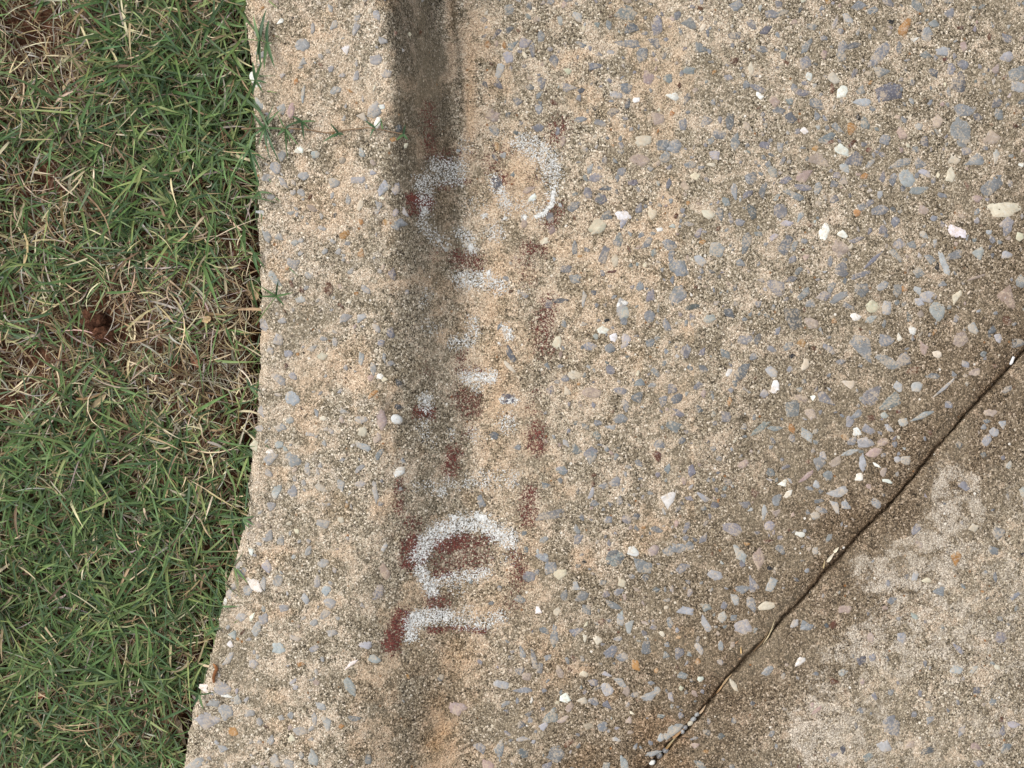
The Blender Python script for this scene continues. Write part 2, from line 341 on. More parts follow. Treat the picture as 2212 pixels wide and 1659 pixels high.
# --- stones set in the concrete: (u, v, length, width, angle, colour) in photo units
PAL = {'g': srgb(114, 115, 117), 'd': srgb(92, 93, 95), 'l': srgb(146, 147, 147), 'w': srgb(212, 211, 205), 'c': srgb(188, 180, 160), 'b': srgb(84, 58, 44), 'k': srgb(44, 42, 42),
       'o': srgb(150, 112, 70), 'p': srgb(148, 132, 122), 'm': srgb(96, 60, 52)}
def panel(ox, oy, s, L):
    return [(ox + s * a, oy + s * b, s * l, s * w_, ang, c) for a, b, l, w_, ang, c in L]
stones = panel(1566, 0, 0.2929, [
    (75, 40, 80, 60, 10, 'g'), (350, 105, 80, 50, 0, 'g'), (425, 95, 70, 40, 20, 'g'), (395, 35, 60, 40, 100, 'g'), (200, 185, 80, 45, -50, 'g'), (300, 222, 90, 45, 30, 'd'), (75, 268, 90, 50, 0, 'd'),
    (275, 365, 90, 45, 0, 'g'), (600, 345, 110, 40, 55, 'g'), (860, 345, 80, 60, 70, 'g'), (955, 333, 95, 40, 15, 'd'), (1145, 390, 190, 80, 48, 'g'), (860, 425, 70, 60, -60, 'g'), (580, 460, 90, 80, 60, 'g'),
    (1145, 525, 110, 70, -20, 'g'), (1215, 680, 150, 125, 15, 'd'), (865, 670, 90, 60, 60, 'w'), (1020, 755, 110, 50, -8, 'l'), (790, 655, 60, 26, 88, 'b'), (815, 165, 90, 35, 70, 'g'), (640, 200, 60, 40, 0, 'g'),
    (1225, 158, 45, 28, -10, 'k'), (1325, 200, 110, 60, 80, 'o'), (1495, 255, 110, 80, 75, 'g'), (1400, 285, 60, 28, 30, 'w'), (905, 135, 80, 55, -60, 'l'), (990, 45, 100, 60, 0, 'g'), (1420, 45, 95, 55, -40, 'g'),
    (1645, 8, 70, 40, 0, 'g'), (1605, 385, 90, 50, 10, 'l'), (1760, 475, 75, 55, -20, 'g'), (1728, 615, 120, 85, 75, 'd'), (2165, 535, 130, 90, 40, 'g'), (2165, 640, 120, 80, -40, 'l'), (2000, 765, 80, 60, 60, 'd'),
    (1765, 815, 140, 80, 20, 'g'), (1745, 970, 200, 110, -80, 'g'), (1570, 900, 80, 75, 0, 'p'), (1865, 860, 55, 45, 0, 'd'), (840, 945, 100, 45, -30, 'g'), (745, 1025, 110, 50, 30, 'g'), (870, 1115, 95, 55, -30, 'w'),
    (955, 1180, 120, 90, 20, 'd'), (690, 1180, 150, 80, -15, 'p'), (885, 1240, 80, 50, -60, 'l'), (670, 1092, 45, 35, 20, 'o'), (775, 1047, 45, 28, 20, 'm'), (1060, 1107, 35, 28, 0, 'm'), (935, 1060, 60, 40, 10, 'b'),
    (1300, 1205, 140, 60, 10, 'g'), (1335, 1310, 120, 90, -55, 'l'), (1165, 1300, 80, 36, 85, 'g'), (1240, 1325, 100, 60, 70, 'g'), (1485, 1280, 90, 45, -30, 'l'), (1440, 1405, 120, 50, 5, 'g'), (1665, 1290, 95, 65, 60, 'c'),
    (1685, 1175, 75, 60, 30, 'c'), (1850, 1185, 110, 70, 30, 'g'), (1960, 1375, 170, 80, 38, 'g'), (1995, 1160, 90, 36, 75, 'l'), (1780, 1110, 60, 55, 0, 'g'), (2055, 1550, 210, 95, 3, 'c'), (1150, 1545, 100, 60, 20, 'g'),
    (1005, 1525, 60, 50, -40, 'g'), (1065, 1500, 60, 40, 30, 'g'), (415, 1555, 100, 80, -50, 'g'), (200, 1555, 95, 60, -60, 'd'), (555, 1595, 70, 40, 60, 'l'), (515, 1440, 120, 60, -25, 'g'), (290, 1405, 110, 75, -70, 'g'),
    (65, 1410, 100, 45, -80, 'l'), (10, 1490, 70, 50, -60, 'g'), (590, 1295, 100, 70, 10, 'p'), (445, 1330, 70, 50, 20, 'g'), (350, 1270, 80, 55, -60, 'g'), (190, 1315, 80, 60, 60, 'g'), (580, 1385, 100, 45, -10, 'g'),
    (685, 1380, 80, 45, 80, 'g'), (800, 1360, 60, 45, 20, 'g'), (805, 1470, 60, 50, 0, 'g'), (360, 750, 80, 60, 0, 'p'), (475, 745, 60, 45, 0, 'g'), (570, 685, 90, 45, -10, 'g'), (680, 765, 90, 55, -20, 'g'), (390, 815, 80, 45, -10, 'g'),
    (255, 708, 55, 35, -30, 'w'), (620, 565, 60, 50, -60, 'w'), (40, 890, 110, 55, 88, 'd'), (80, 1040, 110, 45, 70, 'g'), (245, 650, 120, 40, -20, 'g'), (160, 625, 60, 40, 60, 'g'), (585, 965, 45, 35, -30, 'w'), (985, 865, 30, 40, 0, 'k'),
    (1030, 905, 90, 50, -70, 'g'), (1000, 660, 55, 55, 0, 'g'), (1430, 935, 50, 40, 0, 'l'), (1300, 985, 70, 60, -60, 'p'), (1970, 1015, 110, 80, 20, 'p'), (1410, 1100, 45, 35, 0, 'g'), (1625, 436, 40, 20, 20, 'm'), (2145, 925, 50, 30, 0, 'b'),
    (2065, 570, 40, 28, 20, 'b'), (2185, 1215, 40, 25, 10, 'w'), (1030, 1300, 50, 35, 0, 'o'), (480, 1245, 28, 28, 0, 'k'), (1735, 200, 50, 28, 0, 'b'), (1435, 230, 30, 30, 0, 'k'), (975, 1570, 50, 45, 0, 'o'), (2080, 1640, 80, 60, 20, 'l')])
stones += panel(1566, 486, 0.2929, [
    (735, 50, 110, 75, 80, 'w'), (870, 70, 70, 45, 0, 'w'), (360, 95, 65, 55, 0, 'l'), (155, 140, 130, 50, 72, 'g'), (448, 150, 110, 80, 80, 'd'), (512, 155, 80, 35, 70, 'g'), (850, 175, 115, 95, -30, 'p'), (990, 108, 110, 45, 10, 'g'),
    (1295, 143, 80, 75, 20, 'g'), (1260, 228, 95, 95, 0, 'g'), (1385, 145, 60, 50, 0, 'g'), (1470, 75, 80, 40, -60, 'l'), (1710, 45, 150, 75, -30, 'w'), (1870, 210, 95, 65, 60, 'l'), (1690, 225, 120, 50, 22, 'g'), (1620, 290, 150, 40, -68, 'l'),
    (1570, 310, 60, 32, -60, 'k'), (1505, 250, 95, 55, -15, 'g'), (865, 335, 115, 70, 65, 'g'), (1000, 370, 130, 36, 15, 'g'), (1100, 250, 140, 30, 45, 'g'), (385, 465, 130, 90, -15, 'g'), (500, 680, 130, 120, 45, 'd'), (585, 512, 90, 45, 50, 'g'),
    (720, 520, 90, 60, 20, 'g'), (785, 465, 80, 50, 70, 'g'), (835, 540, 150, 50, 32, 'g'), (1010, 480, 100, 75, 5, 'g'), (628, 580, 70, 45, 0, 'g'), (1490, 525, 90, 75, 30, 'l'), (1570, 645, 130, 90, -80, 'l'), (1705, 530, 85, 45, 60, 'c'),
    (1435, 570, 60, 45, -20, 'l'), (1190, 620, 90, 70, 80, 'l'), (960, 675, 75, 45, -20, 'w'), (1090, 697, 100, 45, 20, 'l'), (910, 610, 80, 50, -50, 'g'), (1090, 600, 95, 80, 0, 'c'), (650, 725, 90, 60, -20, 'p'), (805, 710, 34, 30, 0, 'o'),
    (1380, 775, 70, 50, -50, 'w'), (1185, 850, 100, 85, -30, 'g'), (1285, 828, 42, 40, 0, 'w'), (1020, 905, 200, 100, -58, 'g'), (1200, 1015, 180, 70, -28, 'g'), (1310, 1000, 120, 70, 40, 'g'), (1735, 840, 115, 85, 60, 'p'),
    (1835, 765, 80, 55, -60, 'l'), (2015, 835, 60, 50, -60, 'l'), (2090, 545, 145, 120, -30, 'p'), (2080, 20, 90, 70, 70, 'g'), (2080, 215, 75, 50, 0, 'l'), (2172, 90, 50, 50, 0, 'c'), (1605, 435, 60, 36, 0, 'g'), (1320, 470, 45, 35, 0, 'o'),
    (1275, 480, 80, 55, 60, 'g'), (155, 840, 90, 70, -20, 'g'), (235, 845, 70, 40, 80, 'd'), (465, 895, 70, 45, 20, 'g'), (345, 915, 80, 40, -20, 'g'), (210, 970, 60, 45, 80, 'g'), (595, 1025, 85, 45, 60, 'c'), (345, 1085, 90, 60, -60, 'l'),
    (125, 1080, 150, 70, 62, 'd'), (370, 1195, 80, 55, 70, 'w'), (30, 1085, 55, 30, 50, 'w'), (295, 1245, 60, 45, 60, 'l'), (1085, 1255, 150, 80, 58, 'g'), (1225, 1300, 150, 85, 28, 'g'), (735, 1290, 140, 60, -42, 'g'), (490, 1355, 110, 95, -50, 'g'),
    (565, 1275, 90, 45, -20, 'p'), (650, 1275, 40, 35, 0, 'w'), (905, 1168, 85, 50, -20, 'c'), (1280, 1200, 80, 50, -70, 'l'), (1415, 1200, 90, 75, 20, 'l'), (1625, 1195, 180, 26, 38, 'l'), (1540, 1115, 80, 45, 0, 'g'),
    (960, 1400, 110, 60, 20, 'g'), (920, 1455, 75, 55, 80, 'l'), (1450, 1405, 200, 36, 24, 'l'), (1310, 1455, 75, 60, -20, 'l'), (1175, 1400, 50, 45, 0, 'l'), (1210, 1500, 80, 35, -40, 'l'), (1080, 1425, 60, 35, 0, 'b'), (595, 1540, 110, 50, -42, 'l'),
    (975, 1528, 55, 45, 0, 'w'), (1035, 1600, 90, 75, 0, 'l'), (1165, 1600, 80, 45, 20, 'p'), (885, 1565, 48, 42, 0, 'o'), (935, 1595, 75, 45, 30, 'g'), (500, 1575, 60, 35, -40, 'g'), (270, 1490, 120, 35, 35, 'g'), (370, 1500, 90, 35, 0, 'g'),
    (495, 965, 40, 32, 0, 'k'), (1960, 1385, 80, 45, 0, 'p'), (2045, 1475, 55, 50, 0, 'l'), (1985, 1525, 60, 50, -40, 'l'), (1910, 1490, 40, 32, 0, 'g'), (1850, 385, 140, 20, 20, 'p'), (2120, 1000, 60, 30, 50, 'w'), (1440, 650, 55, 50, 0, 'p')])
stones += panel(1566, 972, 0.2929, [
    (700, 110, 100, 75, -10, 'g'), (815, 85, 80, 55, 30, 'p'), (720, 45, 70, 40, -60, 'l'), (930, 12, 110, 30, 20, 'l'), (1095, 20, 100, 50, 20, 'p'), (1015, 95, 120, 40, -80, 'l'), (1330, 75, 70, 60, 0, 'l'), (1270, 70, 40, 40, 0, 'l'),
    (765, 185, 65, 60, 0, 'g'), (600, 195, 110, 30, 40, 'p'), (335, 165, 60, 55, -50, 'g'), (420, 240, 60, 45, 0, 'w'), (990, 200, 60, 40, 20, 'w'), (1115, 112, 55, 20, -40, 'w'), (1195, 228, 60, 25, -10, 'w'), (1170, 165, 80, 40, 70, 'p'),
    (675, 258, 55, 40, -70, 'l'), (835, 300, 140, 80, -10, 'l'), (380, 365, 80, 55, 70, 'g'), (465, 325, 60, 28, 40, 'w'), (140, 400, 65, 55, -20, 'g'), (290, 445, 100, 35, 85, 'l'), (815, 415, 110, 40, -55, 'l'), (892, 408, 60, 50, -50, 'l'),
    (1110, 385, 90, 55, -35, 'l'), (668, 483, 60, 50, -20, 'l'), (708, 440, 75, 40, -25, 'g'), (65, 580, 120, 95, -40, 'g'), (555, 620, 60, 30, -10, 'w'), (110, 765, 110, 60, -55, 'l'), (250, 805, 110, 80, 85, 'p'), (410, 730, 70, 50, -30, 'g'),
    (665, 742, 50, 40, 60, 'l'), (620, 732, 40, 30, 0, 'p'), (205, 985, 95, 55, -70, 'g'), (345, 990, 95, 75, 20, 'l'), (130, 1025, 80, 50, 0, 'g'), (75, 1100, 95, 45, -55, 'l'), (195, 1135, 90, 50, -70, 'g'), (305, 1147, 100, 60, 0, 'c'),
    (140, 1305, 125, 85, -20, 'l'), (515, 1275, 60, 40, 45, 'l'), (890, 1175, 85, 55, 10, 'p'), (800, 1290, 48, 40, 60, 'b'), (2015, 610, 80, 70, 30, 'g'), (2140, 1080, 75, 48, 75, 'g'), (1730, 1475, 90, 30, -42, 'g'), (2052, 55, 28, 26, 0, 'g'),
    (2095, 110, 50, 30, 60, 'l'), (2195, 780, 40, 40, 0, 'k'), (550, 1560, 75, 35, 48, 'w'), (315, 1625, 80, 48, 45, 'l'), (870, 1640, 60, 40, 30, 'l'), (330, 873, 40, 28, 0, 'k'), (1115, 595, 0, 0, 0, 'g'), (1995, 940, 55, 25, -80, 'g'),
    (1910, 900, 40, 30, 0, 'l'), (1710, 1625, 75, 55, 0, 'l'), (1840, 1625, 75, 40, 30, 'l'), (20, 240, 50, 45, 0, 'd'), (1160, 1630, 0, 0, 0, 'g')])
stones += panel(1296, 1173, 0.2929, [
    (110, 110, 110, 100, 0, 'd'), (240, 60, 75, 55, -15, 'w'), (320, 165, 130, 80, -60, 'g'), (510, 60, 80, 60, 0, 'g'), (590, 40, 110, 60, -10, 'g'), (395, 60, 75, 70, 0, 'p'), (605, 180, 100, 60, 20, 'g'), (335, 260, 50, 40, 60, 'd'), (232, 245, 45, 35, 0, 'g'),
    (140, 360, 65, 45, 30, 'g'), (45, 375, 60, 40, -20, 'g'), (95, 455, 110, 35, -28, 'g'), (645, 500, 110, 50, 0, 'l'), (790, 600, 110, 45, -60, 'l'), (735, 780, 85, 48, -55, 'l'), (90, 790, 85, 75, 20, 'g'), (165, 840, 80, 60, 20, 'g'), (262, 905, 85, 55, -70, 'o'),
    (55, 965, 65, 35, 0, 'l'), (155, 1030, 95, 45, -30, 'l'), (50, 1080, 90, 70, 80, 'l'), (195, 1090, 60, 40, -70, 'p'), (362, 1135, 95, 60, 10, 'l'), (525, 1135, 60, 45, -50, 'l'), (610, 975, 60, 45, 0, 'g'), (740, 1005, 42, 36, 0, 'w'), (600, 1072, 30, 28, 0, 'c'),
    (530, 1375, 125, 65, 42, 'l'), (445, 1440, 60, 40, 60, 'l'), (395, 1548, 110, 35, 5, 'l'), (175, 1620, 90, 50, -70, 'l'), (210, 1310, 60, 45, 20, 'p'), (905, 545, 60, 50, 50, 'l'), (418, 940, 34, 32, 0, 'o'), (1240, 945, 80, 45, 45, 'g'), (1590, 970, 45, 30, 20, 'g'),
    (1475, 875, 80, 35, 45, 'w'), (1790, 955, 60, 40, 10, 'g'), (2150, 1340, 140, 100, -70, 'g'), (2110, 1490, 100, 80, -30, 'l'), (1975, 1575, 70, 55, 0, 'g'), (990, 1055, 90, 40, -50, 'c'), (1810, 490, 80, 60, 30, 'p'), (1720, 610, 50, 45, 0, 'b'), (1600, 1235, 70, 25, 40, 'p'),
    (15, 580, 45, 40, 0, 'b'), (460, 670, 45, 30, -60, 'c'), (190, 1520, 0, 0, 0, 'g'), (390, 620, 45, 40, 0, 'g'), (520, 590, 60, 35, -70, 'g'), (780, 300, 0, 0, 0, 'g')])
stones += panel(648, 1173, 0.2929, [
    (60, 60, 70, 35, 60, 'g'), (170, 150, 75, 55, 0, 'g'), (125, 290, 70, 45, 80, 'g'), (195, 350, 80, 45, 50, 'l'), (620, 35, 70, 45, 60, 'l'), (610, 195, 120, 60, -60, 'p'), (580, 360, 110, 80, 40, 'g'), (225, 440, 80, 60, 0, 'g'), (370, 1060, 110, 55, -60, 'l'), (480, 750, 90, 60, -10, 'l'),
    (540, 860, 75, 60, -20, 'l'), (380, 890, 75, 22, 40, 'w'), (1035, 995, 55, 36, 40, 'd'), (395, 1295, 90, 35, -10, 'g'), (105, 1295, 80, 36, -80, 'g'), (200, 1330, 90, 55, -60, 'g'), (100, 1590, 120, 60, -70, 'l'), (305, 1350, 40, 28, 0, 'o'), (500, 1590, 60, 60, 0, 'g'),
    (1330, 1510, 90, 65, -45, 'g'), (1460, 1540, 140, 60, 85, 'g'), (1890, 1565, 120, 100, -50, 'g'), (1385, 1635, 75, 60, 0, 'p'), (1640, 1447, 85, 32, 5, 'l'), (1855, 1265, 110, 80, 40, 'g'), (1690, 1255, 50, 40, 0, 'd'), (1985, 1210, 75, 45, 60, 'p'), (1630, 1345, 60, 45, -20, 'd'),
    (1795, 1345, 55, 50, 0, 'l'), (1645, 1090, 130, 36, 5, 'g'), (1490, 1045, 90, 50, -10, 'l'), (1730, 870, 130, 40, -75, 'g'), (1770, 930, 80, 30, 80, 'g'), (1640, 800, 80, 40, -75, 'g'), (1880, 680, 130, 55, -85, 'g'), (1800, 645, 70, 45, -40, 'g'), (2050, 655, 90, 60, 0, 'g'),
    (2195, 715, 60, 75, 45, 'c'), (1760, 500, 60, 45, -40, 'w'), (1900, 500, 60, 38, 60, 'c'), (2040, 320, 65, 55, -20, 'l'), (2080, 395, 100, 60, 40, 'g'), (1850, 185, 80, 75, 0, 'g'), (1690, 245, 75, 70, 0, 'g'), (1910, 235, 90, 60, 40, 'c'), (1790, 105, 80, 55, -10, 'l'),
    (2120, 490, 80, 60, -60, 'g'), (2095, 135, 34, 30, 0, 'k'), (1565, 240, 0, 0, 0, 'g'), (1670, 985, 60, 55, 0, 'p'), (2090, 965, 55, 36, 0, 'c'), (1940, 1300, 80, 28, 35, 'p'), (2125, 1350, 70, 50, 0, 'p'), (1150, 1210, 120, 90, 0, 'p'), (1960, 1150, 60, 55, 0, 'w'), (2080, 1165, 50, 45, 0, 'c'),
    (1255, 275, 45, 25, -70, 'g'), (1155, 325, 40, 20, 0, 'd')])
stones += panel(540.5, 0, 0.2929, [
    (55, 590, 110, 90, -50, 'w'), (220, 160, 50, 32, 30, 'w'), (390, 325, 95, 70, 20, 'g'), (385, 455, 45, 45, 0, 'g'), (785, 205, 85, 50, 70, 'g'), (925, 435, 95, 60, 30, 'g'), (715, 365, 65, 50, -60, 'w'), (930, 110, 60, 45, -80, 'l'), (460, 210, 70, 28, 85, 'g'),
    (595, 65, 60, 30, -60, 'g'), (575, 380, 34, 28, 60, 'd'), (305, 135, 34, 30, 0, 'k'), (1005, 540, 60, 50, 0, 'g'), (975, 300, 60, 40, -40, 'g'), (390, 690, 150, 20, 85, 'l'), (70, 760, 100, 55, -60, 'l'), (235, 800, 80, 55, 60, 'g'), (300, 820, 110, 45, 75, 'p'),
    (915, 810, 100, 60, 60, 'g'), (970, 785, 36, 30, 0, 'w'), (935, 905, 75, 36, 80, 'w'), (1075, 945, 70, 55, 30, 'd'), (365, 1110, 55, 55, 0, 'w'), (190, 1240, 80, 60, -30, 'l'), (395, 1290, 75, 65, 0, 'g'), (240, 1340, 80, 40, -50, 'l'), (375, 1420, 55, 45, -20, 'g'),
    (480, 1140, 50, 60, 0, 'l'), (820, 1125, 60, 35, -70, 'l'), (905, 1275, 50, 30, 10, 'l'), (1075, 1390, 80, 55, 65, 'g'), (980, 1390, 90, 60, 60, 'l'), (1070, 1565, 50, 50, 0, 'l'), (1135, 1560, 70, 36, -70, 'l'), (1085, 1640, 90, 50, 0, 'g'), (105, 1575, 110, 30, -10, 'l'),
    (625, 1585, 32, 20, 80, 'k'), (300, 1570, 45, 35, 0, 'd'), (1055, 1030, 45, 32, 0, 'o'), (1000, 1635, 45, 36, 0, 'o'), (1815, 245, 110, 36, 38, 'd'), (1910, 70, 75, 65, 0, 'g'), (1750, 335, 55, 40, 60, 'o'), (1935, 330, 70, 55, 40, 'g'), (2080, 370, 80, 50, 70, 'g'),
    (1905, 425, 70, 50, -50, 'l'), (1835, 520, 110, 45, 60, 'l'), (1825, 620, 60, 55, 0, 'd'), (1730, 620, 60, 25, -55, 'd'), (1790, 850, 75, 70, 0, 'p'), (2130, 805, 50, 45, 0, 'l'), (1970, 750, 55, 45, 0, 'g'), (2060, 640, 50, 40, 0, 'g'), (1865, 1145, 44, 36, 0, 'l'),
    (2060, 1395, 85, 36, 30, 'p'), (2085, 1460, 50, 38, 45, 'w'), (1700, 1300, 0, 0, 0, 'g'), (1900, 840, 40, 30, 60, 'd'), (1070, 240, 45, 28, -80, 'm')])
stones += panel(756, 216, 0.2685, [(1515, 75, 65, 50, -50, 'l'), (2020, 800, 75, 70, 0, 'g'), (2060, 940, 90, 60, 50, 'g'), (1990, 1020, 110, 70, 45, 'c'), (2200, 930, 60, 90, 70, 'w'), (2165, 1120, 60, 90, 0, 'g'), (2040, 1250, 110, 60, 75, 'g'), (1740, 1360, 75, 50, 20, 'g'),
    (2100, 1385, 75, 26, 20, 'm'), (1815, 1445, 95, 55, -15, 'g'), (1690, 1612, 120, 36, 0, 'd'), (1880, 1590, 110, 40, -85, 'l'), (2190, 1640, 75, 60, 30, 'w'), (1150, 130, 85, 75, 0, 'p'), (1890, 395, 45, 36, 0, 'g'), (2190, 570, 60, 60, 0, 'g'), (340, 1400, 110, 50, -75, 'd'),
    (280, 715, 85, 65, 0, 'l'), (370, 720, 90, 50, 60, 'g'), (360, 1010, 75, 55, 0, 'g'), (200, 85, 110, 75, 60, 'g'), (255, 55, 40, 36, 0, 'w'), (290, 980, 45, 36, 0, 'o'), (770, 1205, 65, 30, 20, 'l'), (1230, 445, 45, 40, 0, 'l'), (1440, 715, 85, 40, 20, 'p'), (1470, 790, 55, 36, 30, 'w'),
    (1400, 990, 40, 75, 0, 'p'), (2110, 1160, 0, 0, 0, 'g')])
stones += panel(756, 540, 0.2685, [(320, 650, 110, 55, -80, 'g'), (210, 625, 70, 45, -60, 'g'), (95, 540, 75, 50, 50, 'l'), (245, 745, 60, 45, 0, 'g'), (280, 870, 80, 30, -75, 'g'), (320, 915, 75, 40, 10, 'g'), (185, 950, 90, 40, -80, 'g'), (235, 1015, 40, 36, 0, 'w'), (275, 1040, 45, 36, 0, 'c'),
    (185, 1160, 75, 30, 35, 'o'), (1290, 840, 120, 55, -65, 'd'), (1285, 940, 95, 28, -45, 'c'), (1590, 930, 80, 28, -45, 'g'), (1820, 1005, 70, 45, -10, 'c'), (1730, 1035, 60, 50, 0, 'g'), (2100, 970, 80, 55, -20, 'g'), (1960, 1150, 130, 75, 0, 'p'), (1610, 1120, 45, 55, 0, 'g'),
    (1270, 1195, 110, 70, 10, 'd'), (1165, 1490, 70, 60, 30, 'd'), (1820, 1600, 70, 55, 0, 'g'), (1940, 1640, 90, 80, 0, 'g'), (1740, 1555, 60, 40, -30, 'l'), (2190, 1355, 60, 50, 0, 'g'), (2090, 1420, 80, 50, -30, 'l'), (2030, 645, 70, 50, 0, 'w'), (2120, 705, 45, 60, 0, 'w'),
    (1695, 650, 36, 22, 0, 'k'), (2070, 565, 36, 30, 30, 'k'), (1290, 335, 36, 26, 0, 'b'), (1930, 770, 80, 55, 20, 'g'), (2090, 795, 75, 60, 20, 'g'), (1665, 740, 60, 85, 0, 'c'), (2205, 500, 60, 110, 0, 'l'), (90, 870, 45, 80, 0, 'l'), (455, 340, 36, 36, 0, 'g'),
    (1990, 1390, 60, 36, 0, 'g'), (2110, 1300, 30, 25, 0, 'b'), (250, 1360, 150, 80, -75, 'p'), (375, 1590, 0, 0, 0, 'g'), (110, 1580, 120, 45, -20, 'l'), (215, 1520, 80, 45, 50, 'p')])
stones += panel(756, 972, 0.2685, [(1690, 1475, 0, 0, 0, 'g'), (380, 180, 95, 60, 30, 'w'), (230, 40, 90, 40, 60, 'g'), (200, 330, 150, 30, -80, 'l'), (1060, 420, 95, 65, 80, 'g'), (1610, 520, 240, 60, 12, 'g'), (1705, 160, 75, 60, 10, 'l'), (1570, 280, 75, 45, 20, 'g'), (1690, 245, 40, 40, 0, 'g'),
    (1970, 430, 50, 45, 0, 'g'), (2035, 290, 60, 45, 0, 'g'), (1940, 60, 100, 70, 80, 'g'), (2140, 50, 36, 45, 0, 'g'), (1565, 720, 75, 36, 30, 'l'), (1550, 870, 75, 60, 0, 'l'), (1440, 1015, 70, 75, 0, 'g'), (2140, 150, 0, 0, 0, 'g'), (80, 150, 80, 36, 50, 'g'), (1940, 350, 90, 40, 60, 'l'),
    (1400, 670, 40, 30, 60, 'g'), (1415, 800, 50, 40, -60, 'g')])
# curb top panels (grass side)
stones += panel(0, 486, 0.2929, [(1965, 75, 110, 50, -75, 'g'), (2165, 280, 90, 75, -60, 'g'), (2020, 390, 115, 45, -40, 'l'), (2060, 90, 55, 40, 0, 'g'), (2170, 130, 50, 40, 0, 'g'), (1970, 740, 95, 75, 20, 'g'), (2050, 840, 60, 70, 0, 'g'), (2085, 705, 50, 45, 20, 'g'), (2110, 1040, 36, 42, 0, 'b'),
    (2050, 1130, 100, 60, -40, 'g'), (2160, 1270, 90, 85, 20, 'l'), (2160, 1115, 45, 60, 0, 'l'), (1935, 1380, 60, 75, 30, 'g'), (2060, 1490, 75, 55, 20, 'g'), (2140, 1440, 60, 45, 40, 'l'), (2060, 1620, 60, 45, 0, 'l'), (1930, 1500, 60, 40, 0, 'g'), (2130, 950, 60, 45, 0, 'l'), (1890, 1630, 70, 60, 0, 'c')])
stones += panel(0, 972, 0.2929, [(1990, 60, 90, 60, 30, 'g'), (2160, 60, 110, 90, 0, 'l'), (1990, 10, 50, 30, 0, 'w'), (2045, 300, 110, 60, 70, 'l'), (2160, 300, 80, 60, 80, 'l'), (2000, 415, 70, 55, 0, 'g'), (1985, 640, 90, 60, 60, 'g'), (1975, 165, 80, 40, -60, 'g'), (2130, 540, 36, 36, 0, 'c'), (1905, 550, 60, 36, -10, 'p'),
    (1850, 745, 50, 36, -60, 'w'), (1780, 885, 100, 60, -70, 'g'), (1875, 985, 110, 60, -40, 'w'), (1945, 980, 90, 36, -80, 'g'), (2040, 970, 70, 75, 0, 'g'), (1715, 1075, 80, 75, 0, 'g'), (1825, 1030, 60, 75, 0, 'l'), (1780, 1230, 70, 60, 0, 'l'), (1860, 1230, 75, 30, 50, 'w'), (1940, 1245, 60, 75, 0, 'g'), (2090, 1165, 60, 45, 0, 'g'),
    (1895, 1320, 80, 60, 60, 'g'), (1715, 1365, 55, 60, 0, 'l'), (1700, 1430, 45, 45, 0, 'w'), (1970, 850, 70, 80, 0, 'l'), (1665, 1120, 25, 50, 0, 'w')])
stones += panel(0, 1173, 0.2929, [(1680, 850, 110, 60, 35, 'l'), (1630, 1060, 120, 90, -30, 'g'), (1535, 1075, 60, 90, 60, 'w'), (1660, 1120, 90, 30, -10, 'w'), (1750, 1155, 55, 60, 0, 'l'), (1540, 1300, 150, 105, 15, 'g'), (1665, 1240, 90, 110, 0, 'l'), (1575, 1185, 75, 50, 0, 'g'), (1870, 890, 55, 50, 0, 'g'), (1990, 1450, 60, 60, 0, 'g'),
    (1640, 1520, 80, 40, 0, 'l'), (1440, 1630, 110, 60, 30, 'g'), (2155, 1440, 55, 40, 0, 'c'), (1600, 1470, 45, 30, 0, 'l'), (2145, 1275, 40, 45, 0, 'l')])
stones += panel(432, 0, 0.871, [(1053, 35, 46, 36, 10, 'g'), (1070, 72, 32, 26, -30, 'd'), (1060, 110, 46, 22, 0, 'g'), (1135, 60, 40, 24, 80, 'g'), (1097, 140, 34, 24, 60, 'g'), (945, 110, 22, 18, 0, 'g'), (915, 215, 30, 22, 10, 'g'), (945, 224, 15, 13, 0, 'd'),
    (1060, 220, 28, 26, 0, 'g'), (1083, 248, 20, 12, 20, 'w'), (1173, 238, 28, 20, 0, 'w'), (1100, 350, 44, 24, 10, 'c'), (1093, 398, 42, 26, 0, 'p'), (1150, 358, 28, 26, 0, 'g'), (1178, 362, 34, 26, 30, 'g'), (1215, 410, 24, 18, 0, 'g'), (1195, 310, 24, 20, 70, 'g'), (1228, 438, 20, 15, 0, 'c'),
    (1052, 540, 44, 16, 75, 'l'), (988, 563, 44, 28, 20, 'c'), (993, 492, 22, 18, 40, 'g'), (1165, 606, 28, 24, 0, 'g'), (1188, 662, 46, 30, -50, 'g'), (1140, 568, 13, 10, 0, 'w'), (1036, 603, 20, 16, 0, 'g'), (1187, 732, 42, 30, 70, 'g'), (930, 692, 24, 16, 0, 'g'), (1045, 765, 46, 18, 85, 'l'),
    (996, 820, 22, 17, 0, 'w'), (1055, 843, 30, 20, 70, 'l'), (1246, 600, 16, 10, 20, 'o'), (1090, 712, 22, 16, 60, 'g'), (1112, 195, 34, 20, 80, 'p'), (980, 268, 12, 10, 0, 'k'), (1240, 120, 30, 22, 0, 'g'), (1215, 175, 30, 18, 0, 'g'), (1255, 300, 26, 20, 30, 'g'), (1215, 60, 30, 24, 0, 'g')])
